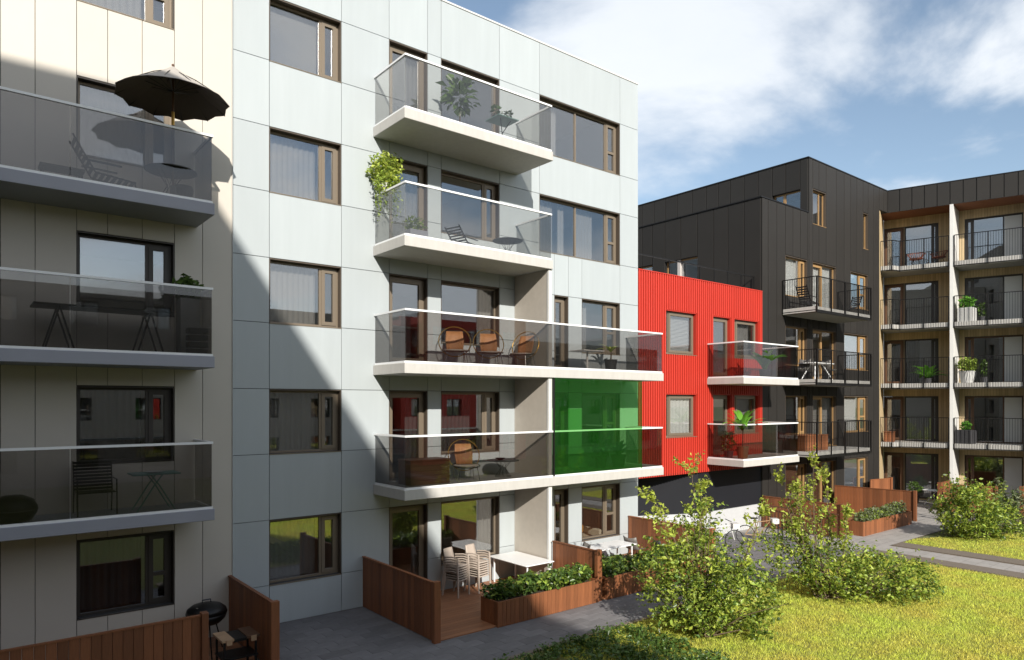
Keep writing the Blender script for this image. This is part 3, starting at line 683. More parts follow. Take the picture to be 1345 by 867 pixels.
# ------------------------------------------------------------------ blocks across the courtyard, behind the viewer (they shade the left side and show in the glass; the left one is added to cut sky light)
def block(label, x0,x1,y0,y1,h,m,wx,face='y'):
    b = thing('apartment_building',label,'building',((x0+x1)/2,y1,G)); mb = MB()
    cols = [x0]; n_ = int((x1-x0)/wx)
    for i in range(n_):
        c_ = x0+(i+.5)*(x1-x0)/n_; cols += [c_-.8,c_+.8]
    cols.append(x1); k = 0; zs = [G]
    while 3.0*k+2.6 < h-.6: zs += [3.0*k+.9,3.0*k+2.4]; k += 1
    zs.append(h)
    for i in range(len(cols)-1):
        for j in range(len(zs)-1):
            if i % 2 and j % 2:
                wo = MB().box(cols[i],cols[i+1],y1-.22,y1-.16,zs[j],zs[j]+.06).box(cols[i],cols[i+1],y1-.22,y1-.16,zs[j+1]-.06,zs[j+1]).box((cols[i]+cols[i+1])/2-.03,(cols[i]+cols[i+1])/2+.03,y1-.22,y1-.16,zs[j]+.06,zs[j+1]-.06).build('window','frame_dark',b)
                MB().box(cols[i],cols[i+1],y1-.28,y1-.25,zs[j],zs[j+1]).build('pane','window_glass',wo)
            else: mb.box(cols[i],cols[i+1],y1-.3,y1,zs[j],zs[j+1])
    mb.box(x0,x1,y0,y1-3,G,h-.01); mb.box(x0,x0+.2,y1-3,y1-.3,G,h); mb.box(x1-.2,x1,y1-3,y1-.3,G,h); mb.box(x0,x1,y1-3,y1-.3,h-.3,h)
    mb.build('wall',m,b); return b
block('tall cream apartment block across the lawn that shades the left facade',-42,-4.05,-30,-2.5,21.72,'cream_wall',4.5)
block('unseen cream block added at left to cut sky light on the shaded facades',-24,-8,-2.4,15.5,18,'cream_wall',4.5)  # added out of view, keeps sky light from the left off the shaded walls
block('red apartment block across the lawn mirrored in the balcony windows',30,41,-34,-20,12.5,'red',3.6)
block('long cream apartment block across the lawn behind the viewer',-4,29.5,-36,-21,12.3,'cream_wall',3.8)
block('low cream apartment block beside the red one across the lawn',41.5,62,-36,-22,11,'cream_wall',3.8)
# ------------------------------------------------------------------ fences, planters, deck
def fence(label, p, q, z1=1.24, bw=.14, post_end=True, post_start=False, th=.045, name='fence', z0=G+.02):
    d = Vector((q[0]-p[0],q[1]-p[1])); ln = d.length; a = math.atan2(d.y,d.x)
    t = thing(name,label,'fence',(p[0],p[1],G),a,group='timber terrace fences',local=True)
    n_ = max(1,round(ln/bw)); w = ln/n_; z0 -= G; z1_ = z1-G
    for i in range(n_):
        piece('board','fence_wood',(w-.006,th,z1_-z0-.03),(w*(i+.5),0,(z0+z1_-.03)/2),t,.004)
    MB().box(0,ln,-th/2-.015,th/2+.015,z1_-.03,z1_).build('cap_rail','fence_wood',t)
    for e,c_ in ((post_start,-.06),(post_end,ln+.06)):
        if e: piece('post','fence_wood',(.115,.16,z1_+.03),(c_,0,(z1_+.03)/2),t,.006)
    return t
fence('dark timber fence with post at bottom left, along the beige building terrace',(-3.0,13.25),(3.50,13.25),1.27,.155)
fence('tall timber fence running out from the joint of beige and white buildings',(4.80,15.88),(4.80,13.22),1.27)
fence('shaded timber fence at the left end of the deck with stacked chairs',(8.07,15.96),(8.07,12.66),1.23)
fence('sunlit timber divider between the two decks below the fin wall',(13.06,14.40),(13.06,12.72),1.24)
fence('timber divider fence at the right end of the white building',(17.95,15.97),(17.95,12.7),1.24)
fence('long timber fence running out from the corner where red meets black',(26.12,15.95),(26.12,12.70),1.24)
fence('sunlit timber fence with thick end post behind the far planter',(32.10,15.9),(32.48,12.62),1.24)
fence('short timber screen by the shaded ground floor door in the far corner',(35.4,15.75),(36.9,15.45),1.28)
fence('timber fence left of the bush in front of the angled building',(38.55,13.30),(36.75,13.12),1.25,post_end=True)
fence('timber fence panel just behind the bush before the angled building',(36.75,12.55),(37.12,10.98),1.25,post_start=True)
fence('timber fence cut off by the right edge of the picture',(40.4,10.3),(37.9,10.15),1.25)
def planter(label, x0,x1,y0,y1,z1,bw=.125,ends=(True,True)):
    t = thing('planter_box',label,'planter',((x0+x1)/2,(y0+y1)/2,G),group='timber planter boxes'); h = z1-G
    n_ = round((x1-x0)/bw); w = (x1-x0)/n_
    for yy in (y0+.018,y1-.018):
        for i in range(n_): piece('board','fence_wood',(w-.006,.036,h),(x0+w*(i+.5),yy,G+h/2),t,.004)
    m_ = round((y1-y0-.08)/bw); w = (y1-y0-.08)/m_
    for xx in (x0+.018,x1-.018):
        for i in range(m_): piece('board','fence_wood',(.036,w-.006,h),(xx,y0+.04+w*(i+.5),G+h/2),t,.004)
    MB().box(x0+.04,x1-.04,y0+.04,y1-.04,G,z1-.07).build('soil','soil',t); return t
planter('long sunlit timber planter box in front of the deck with stacked chairs',9.70,12.98,12.56,13.22,.53)
planter('timber planter box beyond the post, spotted with leaf shadows',13.28,17.85,12.56,13.22,.53)
planter('far timber planter box in front of the black building',27.2,31.6,12.35,12.95,.50)
deck = thing('timber_deck','reddish timber deck of the ground floor terraces','deck',(13,14.2,G))
y = 12.62
while y < 15.95:
    for (a,b_) in ((8.2,10.9),(10.9,13.0),(13.12,15.5),(15.5,17.9)):
        piece('plank','deck_wood',(b_-a-.006,.138,.03),((a+b_)/2,y+.07,G+.017),deck,.003)
    y += .145
d2 = thing('timber_deck','small timber deck behind the dark fence at bottom left','deck',(2,14.5,G))
y = 13.3
while y < 15.85:
    piece('plank','deck_wood',(7.7,.138,.03),(.9,y+.07,G+.017),d2,.003); y += .145
d3 = thing('timber_deck','far timber deck in front of the black building','deck',(29,14.4,G))
y = 12.98
while y < 15.95:
    piece('plank','deck_wood',(5.8,.138,.03),(29.1,y+.07,G+.017),d3,.003); y += .145

# ------------------------------------------------------------------ plants
def lump(c, r, n, seed, shell_=.55, lo=None):
    """points in a lumpy ellipsoid, denser towards its outside"""
    q = np.random.RandomState(seed); d = q.normal(size=(n,3)); d /= np.linalg.norm(d,axis=1)[:,None]
    ph = q.rand(6)*6.28
    b = 1+.16*np.sin(3*d[:,0]*2+ph[0])*np.cos(4*d[:,1]+ph[1])+.14*np.sin(7*d[:,2]+5*d[:,0]+ph[2])+.10*np.sin(11*d[:,1]+ph[3])
    rad = (shell_+(1-shell_)*q.rand(n)**.6)*b
    p = d*rad[:,None]*np.array(r)+np.array(c)
    if lo is not None: p = p[p[:,2] > lo]
    return p
def clumps(c_, r_, n, seed, lo=None, per=13, spread=.085):
    q = np.random.RandomState(seed+500); k = lump(c_, r_, max(8,n//per), seed, lo=lo, shell_=.5)
    p = np.repeat(k,per,axis=0); p = p+q.normal(size=p.shape)*spread*np.repeat(.5+q.rand(len(k)),per)[:,None]
    return p[p[:,2] > (lo if lo is not None else -9)]
def spray(stems, seed, per=26, spread=.10):
    q = np.random.RandomState(seed); out_ = []
    for pts in stems:
        P = np.array(pts)
        for _ in range(per):
            t = (0.25+.75*q.rand())*(len(P)-1); i = min(int(t),len(P)-2); p = P[i]+(P[i+1]-P[i])*(t-i); out_.append(p+q.normal(size=3)*spread)
    return np.array(out_)
def stem_set(base, specs, seed, sub=4):
    """leggy stems (azimuth, lean, length) with side twigs; returns list of polylines and radii"""
    r = random.Random(seed); st = []; tw = []
    for az,lean,ln in specs:
        p = Vector(base)+Vector((r.uniform(-.12,.12),r.uniform(-.12,.12),0)); d = Vector((math.cos(az)*math.sin(lean),math.sin(az)*math.sin(lean),math.cos(lean)))
        pts = [p.copy()]
        for i in range(7):
            d = (d+Vector((r.uniform(-.14,.14),r.uniform(-.14,.14),r.uniform(-.02,.10)))).normalized(); p = p+d*ln/7; pts.append(p.copy())
            if i >= 2:
                for _ in range(2 if i < 6 else sub):
                    e = (d+Vector((r.uniform(-1,1),r.uniform(-1,1),r.uniform(-.2,.7)))).normalized(); L_ = ln*r.uniform(.10,.20); q = [p.copy()]
                    for j in range(3):
                        e = (e+Vector((r.uniform(-.25,.25),r.uniform(-.25,.25),r.uniform(-.05,.25)))).normalized(); q.append(q[-1]+e*L_/3)
                    tw.append(q)
        st.append(pts)
    return st, tw
def shrub(name,label,base,specs,lumps,leafsz,seed,m='leaf',tipm='leaf_yellow',per=24,group=None,cat='shrub',lo=None):
    t = thing(name,label,cat,base,group=group); st,tw = stem_set(base,specs,seed)
    mb = MB()
    for p in st: mb.tube(p,[.024-.0026*i for i in range(len(p))],5)
    for p in tw: mb.tube(p,[.007,.006,.005,.003],4)
    r = random.Random(seed+1); cen = []
    for k,(c_,rad,n_) in enumerate(lumps):
        c2 = (base[0]+c_[0],base[1]+c_[1],base[2]+c_[2]); pts = clumps(c2,rad,n_,seed*13+k,lo=base[2]+.03 if lo is None else lo); cen.append(pts)
        for i in range(14):
            e = pts[r.randrange(len(pts))]; a = Vector(base)+Vector((r.uniform(-.2,.2),r.uniform(-.2,.2),0)); b_ = Vector(e); mid = (a+b_)/2+Vector((r.uniform(-.1,.1),r.uniform(-.1,.1),.12))
            mb.tube([a,mid,b_],[.016,.011,.005],4)
    mb.build('branches','bark',t)
    if cen:
        A_ = np.concatenate(cen); k = np.random.RandomState(seed).rand(len(A_)); h = (A_[:,2]-base[2])/max(.3,np.ptp(A_[:,2]))
        leaf_cloud('foliage',A_[(k>.28)&(k<.74)],leafsz,m,t,seed,up=.5); leaf_cloud('foliage',A_[k>=.74],leafsz*.95,'leaf_dark',t,seed+4,up=.5)
        leaf_cloud('foliage',A_[k<=.28],leafsz*1.05,tipm,t,seed+3,up=.5)
    if tw: leaf_cloud('foliage',spray(tw,seed+5,per=per,spread=.045),leafsz*1.08,tipm,t,seed+9,up=.4)
    return t
# two leggy courtyard shrubs and two round bushes
shrub('courtyard_shrub','large leafy shrub with tall open branches, nearest on the lawn',(13.0,9.35,G),
      [(2.2,.26,3.0),(1.3,.12,3.5),(-.4,.22,3.1),(-1.0,.34,2.9),(2.8,.42,2.6),(.4,.32,2.6)],
      [((-.30,.30,.75),(.85,.85,.80),3400),((.45,-.55,.80),(.95,.85,.85),3900),((.15,-.05,1.55),(.85,.85,.75),1900),((-.55,.85,1.3),(.55,.6,.7),1000),((.1,.25,2.4),(.55,.55,.6),420)],.092,21,per=26)
shrub('courtyard_shrub','second leafy shrub with tall open branches, right of the nearest one',(17.9,9.15,G),
      [(1.9,.34,3.1),(1.4,.20,3.4),(2.5,.36,2.8),(.6,.14,3.0),(-1.2,.3,2.2)],
      [((.2,-.2,.70),(.9,.9,.8),3400),((1.0,-1.05,.62),(.9,.9,.7),3200),((-.4,.8,1.1),(.7,.7,.8),1500),((1.75,-1.5,.45),(.65,.65,.5),1400),((-.2,.5,2.1),(.6,.6,.7),420)],.092,34,per=26)
shrub('round_bush','dense round bush in front of the angled building',(30.0,9.75,G),[(1.2,.2,1.6),(3,.3,1.5)],
      [((0,0,1.0),(1.15,1.15,1.15),6000),((.8,-.8,.7),(.8,.8,.7),1800)],.115,47,per=10)
shrub('round_bush','grey green bush at the right edge of the picture',(33.1,9.0,G),[(1.2,.25,1.9),(2.4,.3,1.8),(-.5,.3,1.6)],
      [((0,0,.85),(.85,.85,.85),1700),((1.1,-.9,.7),(.8,.8,.7),1200)],.12,53,m='leaf_grey',tipm='leaf_grey',per=8)
# low ground cover at the shaded lawn edge
gc = []
q = np.random.RandomState(5)
for _ in range(330):
    x,y_ = q.uniform(7.8,12.0),q.uniform(8.0,10.72)
    if y_ > 10.75: continue
    gc.append(lump((x,y_,G+.08),(.20,.20,.15),26,q.randint(9999),lo=G))
t = leaf_cloud('ground_cover',np.concatenate(gc),.085,'leaf_dark',None,3,up=.8); tag(t,'low dark leafy ground cover along the shaded lawn edge','ground cover',kind='stuff')
def hedge(label,x0,x1,y0,y1,z0,h,seed,n,sz=.13,m='leaf_dark'):
    t = thing('hedge',label,'hedge',((x0+x1)/2,(y0+y1)/2,z0)); q = np.random.RandomState(seed); cs = []; mb = MB()
    k = int((x1-x0)/.22)
    for i in range(k):
        cx = x0+(i+.5)*(x1-x0)/k; cy = q.uniform(y0+.12,y1-.12); hh = h*q.uniform(.75,1.15)
        mb.tube([(cx,cy,z0-.05),(cx+q.uniform(-.05,.05),cy,z0+hh*.8)],[.010,.004],4)
        cs.append(lump((cx,cy,z0+hh*.52),(.24,.30,hh*.52),n//k,q.randint(9999),lo=z0-.05,shell_=.45))
    mb.build('stems','bark',t)['kind'] = 'stuff'; A_ = np.concatenate(cs); kk = q.rand(len(A_))
    leaf_cloud('foliage',A_[kk>.3],sz,m,t,seed,up=.7,aspect=.5); leaf_cloud('foliage',A_[kk<=.3],sz,'leaf',t,seed+1,up=.9,aspect=.5); return t
hedge('glossy green hedge planted in the long sunlit planter',9.75,12.95,12.6,13.2,.47,.44,61,2600)
hedge('green hedge in the planter beyond the post, beside the large shrub',13.3,17.8,12.6,13.2,.47,.46,62,3300)
hedge('grey green hedge in the far planter before the black building',27.3,31.5,12.4,12.9,.44,.42,63,1900,m='leaf_grey',sz=.12)
# grass blades
def grass(name,label,poly,n,seed,zb,hmin,hmax):
    q = np.random.RandomState(seed); x0,x1,y0,y1 = poly; X_ = q.uniform(x0,x1,n); Y_ = q.uniform(y0,y1,n)
    if x0 > 20:
        keep_ = ~((X_ > 28.2-(0) ) & (Y_ > 10.9-(X_-28.2)*.45))
        X_,Y_ = X_[keep_],Y_[keep_]; n = len(X_)
    a = q.rand(n)*6.283; h = (hmin+(hmax-hmin)*q.rand(n)**1.5); w = .011+.010*q.rand(n); ln = h*(.15+.75*q.rand(n)); b_ = q.rand(n)*6.283
    base = np.stack([X_,Y_,np.full(n,zb-.01)],1); sd_ = np.stack([np.cos(a)*w/2,np.sin(a)*w/2,np.zeros(n)],1)
    tip = base+np.stack([np.cos(b_)*ln,np.sin(b_)*ln,h],1)
    v = np.stack([base-sd_,base+sd_,tip],1).reshape(-1,3)
    o = npmesh(name,v,3,'grass',None,[(0,1,2)]); return tag(o,label,'grass',kind='stuff')
grass('lawn_grass','sunlit yellow green lawn grass in the courtyard',(9.6,24.2,1.5,10.86),330000,71,G-.012,.03,.085)
grass('lawn_grass','small patch of lawn grass beyond the path',(27.1,36,4,10.9),90000,72,G+.008,.03,.085)

# potted plants
def pot(t,c,r0,r1,h,m,square=False):
    if square: MB().box(c[0]-r1,c[0]+r1,c[1]-r1,c[1]+r1,c[2],c[2]+h).build('pot',m,t,bevel=.01)
    else: MB().lathe([(r0*.9,0),(r0,.01),(r1,h-.03),(r1*1.05,h-.03),(r1*1.05,h),(r1*.92,h),(r1*.9,h-.03)],c,18).build('pot',m,t,smooth=False)
    MB().lathe([(r1*.88,h-.05),(r1*.88,h-.03)],c,12).build('soil','soil',t)
_leafme = {}
def strap_leaf(L_,w,bend,m):
    key = (round(L_,2),round(w,2),round(bend,2),m)
    if key in _leafme: return _leafme[key]
    rows = []; n_ = 6
    for i in range(n_+1):
        s_ = i/n_; ang = bend*s_; x = L_*math.sin(ang)/max(bend,.01) if bend > .01 else 0; 
        x = L_*(1-math.cos(ang))/bend; z = L_*math.sin(ang)/bend; ww = w*math.sin(math.pi*min(1,.12+.88*s_))**.7 if i < n_ else .002
        rows.append([(x-.0,-ww/2,z+ww*.12),(x,0,z),(x,ww/2,z+ww*.12)])
    mb = MB().grid(rows); me = bpy.data.meshes.new('leaf'); me.from_pydata(mb.v,[],mb.f); me.materials.append(M[m]); me.polygons.foreach_set('use_smooth',[True]*len(me.polygons)); me.update(); _leafme[key] = me; return me
def strap_plant(label,c,potd,n_,L_,w,m='leaf_bright',seed=1,trunk=0,pm='terracotta',square=False,tilt=(.15,.9)):
    t = thing('potted_plant',label,'potted plant',c,group='potted balcony plants'); r = random.Random(seed); h = 0
    if potd: pot(t,c,*potd,pm,square); h = potd[2]-.04
    if trunk: MB().tube([(c[0],c[1],c[2]+h-.05),(c[0]+.02,c[1],c[2]+h+trunk)],[.03,.02],6).build('stem','bark',t)
    mes = [strap_leaf(L_*k,w*k,b_,m) for k,b_ in ((1,1.1),(.8,.8),(1.1,1.4),(.65,.6))]
    for i in range(n_):
        o = bpy.data.objects.new('leaf',mes[r.randrange(4)]); C.objects.link(o); o.parent = t; f = OFF[t.name]
        o.location = (c[0]-f[0],c[1]-f[1],c[2]+h+trunk-f[2]); o.rotation_euler = (0,r.uniform(*tilt),i*2.399+r.uniform(-.3,.3))
    return t
def bushy_plant(label,c,potd,rad,n_,sz,m='leaf',seed=1,pm='white_paint',square=False,stem=0,extra=None,name='potted_plant'):
    t = thing(name,label,'potted plant',c,group='potted balcony plants'); h = 0
    if potd: pot(t,c,*potd,pm,square); h = potd[2]
    if stem: MB().tube([(c[0],c[1],c[2]+h-.05),(c[0]+.03,c[1],c[2]+h+stem+.2)],[.02,.012],6).build('stem','bark',t)
    A_ = lump((c[0],c[1],c[2]+h+stem+rad[2]*.8),rad,n_,seed,shell_=.4,lo=c[2]+h-.05)
    leaf_cloud('foliage',A_,sz,m,t,seed,up=.6,aspect=.6); return t
Z4,Z3,Z2,Z1 = 12.08,9.06,6.04,3.02
bushy_plant('tall broad leaved plant on the top white balcony',(10.57,15.35,Z4),(.16,.20,.38),(.48,.42,.55),150,.24,'leaf_dark',81,'dark_grey',stem=.35)
bushy_plant('small leafy plant at the left corner of the second highest balcony',(9.17,15.35,Z3),(.24,.26,.35),(.30,.26,.22),170,.11,'leaf',82,'slab_grey',True)
strap_plant('dark leafy plant behind the green glass screen',(16.6,15.2,Z1),(.18,.24,.40),22,.75,.13,'leaf_dark',83,pm='dark_grey')
bushy_plant('dark bushy plant at right end behind the green glass',(16.0,15.4,Z1),(.16,.2,.36),(.42,.4,.42),330,.11,'leaf_dark',84,'dark_grey')
strap_plant('yellow and dark leaved plant at right end of the long upper balcony',(16.35,15.3,Z2),(.16,.20,.40),9,.55,.13,'leaf_yellow',85,trunk=.28,pm='dark_grey')
strap_plant('broad green leafy plant on the upper red balcony',(24.3,14.75,6.0),(.16,.20,.34),30,1.0,.22,'leaf_bright',86,pm='dark_grey',tilt=(-.15,.45))
strap_plant('palm in terracotta pot on the lower red balcony',(22.98,14.85,2.97),(.17,.22,.48),26,1.05,.16,'leaf_bright',87,trunk=.62,tilt=(.05,.7))
bushy_plant('dark leafy plant left of the palm on the lower red balcony',(22.75,15.3,2.97),(.14,.18,.3),(.3,.3,.42),240,.12,'leaf_dark',88,'dark_grey')
# trailing plant hung at the wall end of the second highest balcony
hp = thing('hanging_plant','bright trailing plant spilling over the corner of the second highest balcony','hanging plant',(8.55,15.72,10.34))
MB().lathe([(.10,0),(.17,.22),(.18,.22),(.16,.2)],(8.55,15.72,10.36),14).build('pot','white_paint',hp)
q = np.random.RandomState(90)
A_ = np.concatenate([lump((8.55,15.70,10.95),(.42,.38,.42),1300,91,shell_=.3),lump((8.50,15.55,10.65),(.34,.3,.35),500,92)])
tr = []
for i in range(26):
    x,y_ = 8.55+q.uniform(-.42,.30),15.6+q.uniform(-.35,.2); l_ = q.uniform(.3,1.1)
    for s_ in np.linspace(0,1,int(l_*22)): tr.append((x+.05*math.sin(5*s_+i),y_+q.normal()*.02,10.62-l_*s_))
leaf_cloud('foliage',A_[::2],.085,'leaf_yellow',hp,93,up=.5); leaf_cloud('foliage',A_[1::2],.085,'leaf',hp,96,up=.5); leaf_cloud('trailing_leaves',np.array(tr),.065,'leaf',hp,94,up=.2)
MB().tube([(8.55,15.9,11.0),(8.55,15.75,10.9),(8.55,15.72,10.58)],.012,6).build('hook','black_metal',hp)

# ------------------------------------------------------------------ furniture
def ring(c,r,axis_u,axis_v,n_=24,a0=0,a1=2*math.pi):
    u,v_ = Vector(axis_u),Vector(axis_v); c = Vector(c)
    return [c+u*r*math.cos(a0+(a1-a0)*i/n_)+v_*r*math.sin(a0+(a1-a0)*i/n_) for i in range(n_ if abs(a1-a0) > 6.28 else n_+1)]
def round_chair(label,x,y,z,rz):
    t = thing('round_chair',label,'chair',(x,y,z),rz,group='round wicker chairs on the long balconies',local=True)
    # faces -y locally
    bc = (0,.18,.66); MB().tube(ring(bc,.43,(1,0,0),(0,.30,.95)),.013,6,True).build('back_ring','brass',t)
    MB().tube(ring((0,-.06,.40),.36,(1,0,0),(0,1,.12)),.014,6,True).build('seat_ring','black_metal',t)
    MB().lathe([(.02,-.05),(.20,-.04),(.34,.0),(.33,.02),(.02,-.01)],(0,-.05,.40),20).build('seat','cushion',t,smooth=True)
    wk = MB(); rows = []
    for j in range(9):
        a = -1.0+2.0*j/8; rows.append([(a*.25*(1-.06*abs(k-2)),.20+.30*(k/4-.5)*.6+.06*(1-a*a),.68+.95*.56*(k/4-.5)) for k in range(5)])
    wk.grid(rows).build('backrest','wicker',t,smooth=True,solid=.012)
    for sx,sy in ((-1,-1),(1,-1),(-1,1),(1,1)):
        MB().tube([(sx*.24,-.05+sy*.22,.39),(sx*.30,-.05+sy*.30,0)],.010,6).build('leg','steel',t)
round_chair('leftmost of the round wicker chairs on the long upper balcony',10.40,15.3,Z2,-.5)
round_chair('middle one of the round wicker chairs on the long upper balcony',11.50,15.25,Z2,-.45)
round_chair('round wicker chair nearest the fin wall on the long upper balcony',12.62,15.2,Z2,-1.2)
round_chair('single round wicker chair on the lower long balcony',10.62,15.15,Z1,-.35)
def wire_table(label,x,y,z,r,h,top='dark_grey',group='round wire tables'):
    t = thing('round_table',label,'table',(x,y,z),group=group)
    MB().lathe([(r*.97,h-.025),(r,h-.018),(r,h-.006),(r*.97,h)],(x,y,z),28).build('tabletop',top,t)
    w = MB()
    for i in range(10):
        a = 2*math.pi*i/10; w.tube([(x+r*.55*math.cos(a),y+r*.55*math.sin(a),z+h-.02),(x+r*.16*math.cos(a+.5),y+r*.16*math.sin(a+.5),z+h*.5),(x+r*.5*math.cos(a+1),y+r*.5*math.sin(a+1),z+.006)],.005,4)
    w.tube(ring((x,y,z+.01),r*.5,(1,0,0),(0,1,0)),.006,4,True); w.build('wire_base','black_metal',t); return t
wire_table('round wire table on the second highest white balcony',12.02,15.12,Z3,.42,.50)
wire_table('round low table on the lower long balcony beside the wicker chair',12.0,15.3,Z1,.45,.46)
wire_table('round wire table under the parasol on the top beige balcony',3.42,15.05,9.06,.48,.62)
def lounger(label,x,y,z,rz,m='dark_grey',fm='black_metal'):
    t = thing('deck_chair',label,'chair',(x,y,z),rz,group='slatted deck chairs',local=True)
    for i in range(7): piece('slat',m,(.06,.5,.018),(-.30+.10*i,0,.32-.012*i),t,.003)
    for i in range(6):
        o = piece('slat',m,(.018,.5,.06),(-.38-.055*i,0,.40+.095*i),t,.003); o.rotation_euler = (0,-.5,0)
    f = MB()
    for s_ in (-.24,.24):
        f.bar((.34,s_,.235),(-.34,s_,.315),.025); f.bar((-.34,s_,.315),(-.70,s_,.95),.025); f.bar((.32,s_,.23),(.36,s_,0),.025); f.bar((-.30,s_,.30),(-.42,s_,0),.025); f.bar((-.5,s_,.52),(.1,s_,.50),.03)
    f.build('frame',fm,t); return t
lounger('dark slatted deck chair left of the wire table under the parasol',2.45,15.25,9.06,0)
lo_ = lounger('low dark deck chair left of the wire table on the second highest white balcony',10.75,15.2,Z3,.25); lo_.scale = (.95,1,.62)
lt = thing('low_table','small dark low table at left on the top beige balcony','table',(1.6,15.2,9.06))
MB().box(1.25,1.95,15.0,15.4,9.34,9.38).build('tabletop','dark_grey',lt)
for sx in (1.3,1.9):
    for sy in (15.04,15.36): MB().bar((sx,sy,9.06),(sx,sy,9.34),.03).build('leg','black_metal',lt)
st_ = thing('stool','dark tapered stool beside the wire table under the parasol','stool',(3.72,15.35,9.06)); MB().lathe([(.16,0),(.14,.02),(.20,.38),(.19,.40)],(3.72,15.35,9.06),16).build('body','dark_grey',st_); MB().lathe([(.19,.402),(.18,.43)],(3.72,15.35,9.06),16).build('seat_pad','curtain_dark',st_)
# parasol
PX,PY,PA,PR = 3.40,14.80,11.66,1.03; zr = 11.0; n_ = 12
pz = thing('parasol','dark brown parasol open above the top beige balcony','parasol',(PX,PY,9.06))
rim = [(PX+PR*math.cos(2*math.pi*i/n_+.13),PY+PR*math.sin(2*math.pi*i/n_+.13)) for i in range(n_)]
rows = []
for f_,zz in ((.0,PA),(.35,PA-.26),(.7,PA-.48),(1.0,zr)):
    row = []
    for i in range(2*n_+1):
        a = 2*math.pi*i/(2*n_)+.13; k = f_*PR*(1.0 if i%2==0 else .945); row.append((PX+k*math.cos(a),PY+k*math.sin(a),zz+(0 if i%2==0 else .03*f_)))
    rows.append(row)
MB().grid([r_[::-1] for r_ in rows]).build('canopy','canvas',pz)
MB().grid([[(x,y_,z-.012) for x,y_,z in r_] for r_ in rows]).build('canopy_lining','canvas_dark',pz)
MB().tube([(PX,PY,9.1),(PX,PY,PA+.02)],.022,8).build('pole','wood_dark',pz); MB().lathe([(.02,0),(.03,.02),(.0,.05)],(PX,PY,PA),10).build('finial','wood_dark',pz)
MB().tube([(PX,PY,10.50),(PX,PY,10.76)],.03,8).build('crank_sleeve','brass',pz); MB().lathe([(.16,0),(.16,.05),(.06,.08),(.05,.25)],(PX,PY,9.06),18).build('base','dark_grey',pz)
for i in range(n_):
    x,y_ = rim[i]; h_ = (PX+(x-PX)*.5,PY+(y_-PY)*.5)
    MB().tube([(PX,PY,PA-.06),(*h_,PA-.335),(x,y_,zr-.02)],.008,4).build('rib','black_metal',pz)
    MB().tube([(PX,PY,PA-.50),(*h_,PA-.345)],.007,4).build('strut','black_metal',pz)
# trestle table, tall planter, crate
tt = thing('trestle_table','long black trestle table on the middle beige balcony','table',(2.3,15.3,6.0))
MB().box(1.15,3.45,14.95,15.65,6.83,6.87).build('tabletop','black_metal',tt)
for cx in (1.55,3.05):
    tr_ = MB()
    for yy in (15.02,15.58):
        tr_.bar((cx,yy,6.83),(cx-.24,yy,6.0),.03); tr_.bar((cx,yy,6.83),(cx+.24,yy,6.0),.03)
    tr_.bar((cx,15.02,6.80),(cx,15.58,6.80),.04); tr_.build('trestle','black_metal',tt)
bushy_plant('spiky plant in tall concrete planter on the middle beige balcony',(3.86,15.55,6.0),(.19,.19,1.22),(.28,.24,.26),330,.13,'leaf_dark',95,'concrete',True)
cr_ = thing('crate','dark slatted crate beside the tall concrete planter','crate',(3.9,15.0,6.0))
for zz in (6.10,6.24,6.38,6.52):
    for yy in (14.85,15.13): piece('slat','curtain_dark',(.34,.02,.10),(3.9,yy,zz),cr_,.003)
    for xx in (3.72,4.05): piece('slat','curtain_dark',(.02,.26,.10),(xx,14.99,zz),cr_,.003)
MB().box(3.73,4.04,14.87,15.11,6.02,6.04).build('bottom','curtain_dark',cr_)
# lower beige balcony
ch = thing('garden_chair','black slatted garden chair on the lowest beige balcony','chair',(2.15,15.3,2.95))
for i in range(9): piece('slat','black_metal',(.62,.02,.045),(2.15,15.55+.012*i,3.42+.062*i),ch,.003)
for i in range(6): piece('slat','black_metal',(.62,.055,.02),(2.15,15.10+.075*i,3.38),ch,.003)
for sx in (1.83,2.47):
    MB().tube([(sx,15.66,3.95),(sx,15.54,3.40),(sx,15.62,2.96)],.012,6).build('leg','black_metal',ch); MB().tube([(sx,15.56,3.62),(sx,15.05,3.62),(sx,15.02,2.96)],.012,6).build('armrest','black_metal',ch)
ft = thing('folding_table','mint green folding table on the lowest beige balcony','table',(3.12,15.2,2.95))
MB().box(2.72,3.58,14.92,15.50,3.66,3.69).build('tabletop','mint',ft,bevel=.01)
for yy in (14.98,15.44):
    MB().tube([(3.05,yy,3.66),(3.20,yy,3.45),(3.48,yy,2.955)],.014,6).build('leg','mint',ft); MB().tube([(3.25,yy,3.66),(3.10,yy,3.45),(2.80,yy,2.955)],.014,6).build('leg','mint',ft)
pt = MB().lathe([(.05,0),(.11,.008),(.16,.022),(.15,.024),(.05,.008)],(3.15,15.2,3.69),24).build('plate','white_paint'); tag(pt,'pale plate lying on the mint folding table','plate')
pf = thing('pouf','round black pouf at left on the lowest beige balcony','pouf',(.86,15.05,2.95)); MB().lathe([(.14,0),(.28,.05),(.36,.18),(.37,.28),(.30,.42),(.15,.49),(.02,.50)],(.86,15.05,2.95),24).build('body','black_metal',pf,smooth=True); MB().tube(ring((.86,15.05,3.19),.372,(1,0,0),(0,1,0)),.008,5,True).build('seam','curtain_dark',pf)
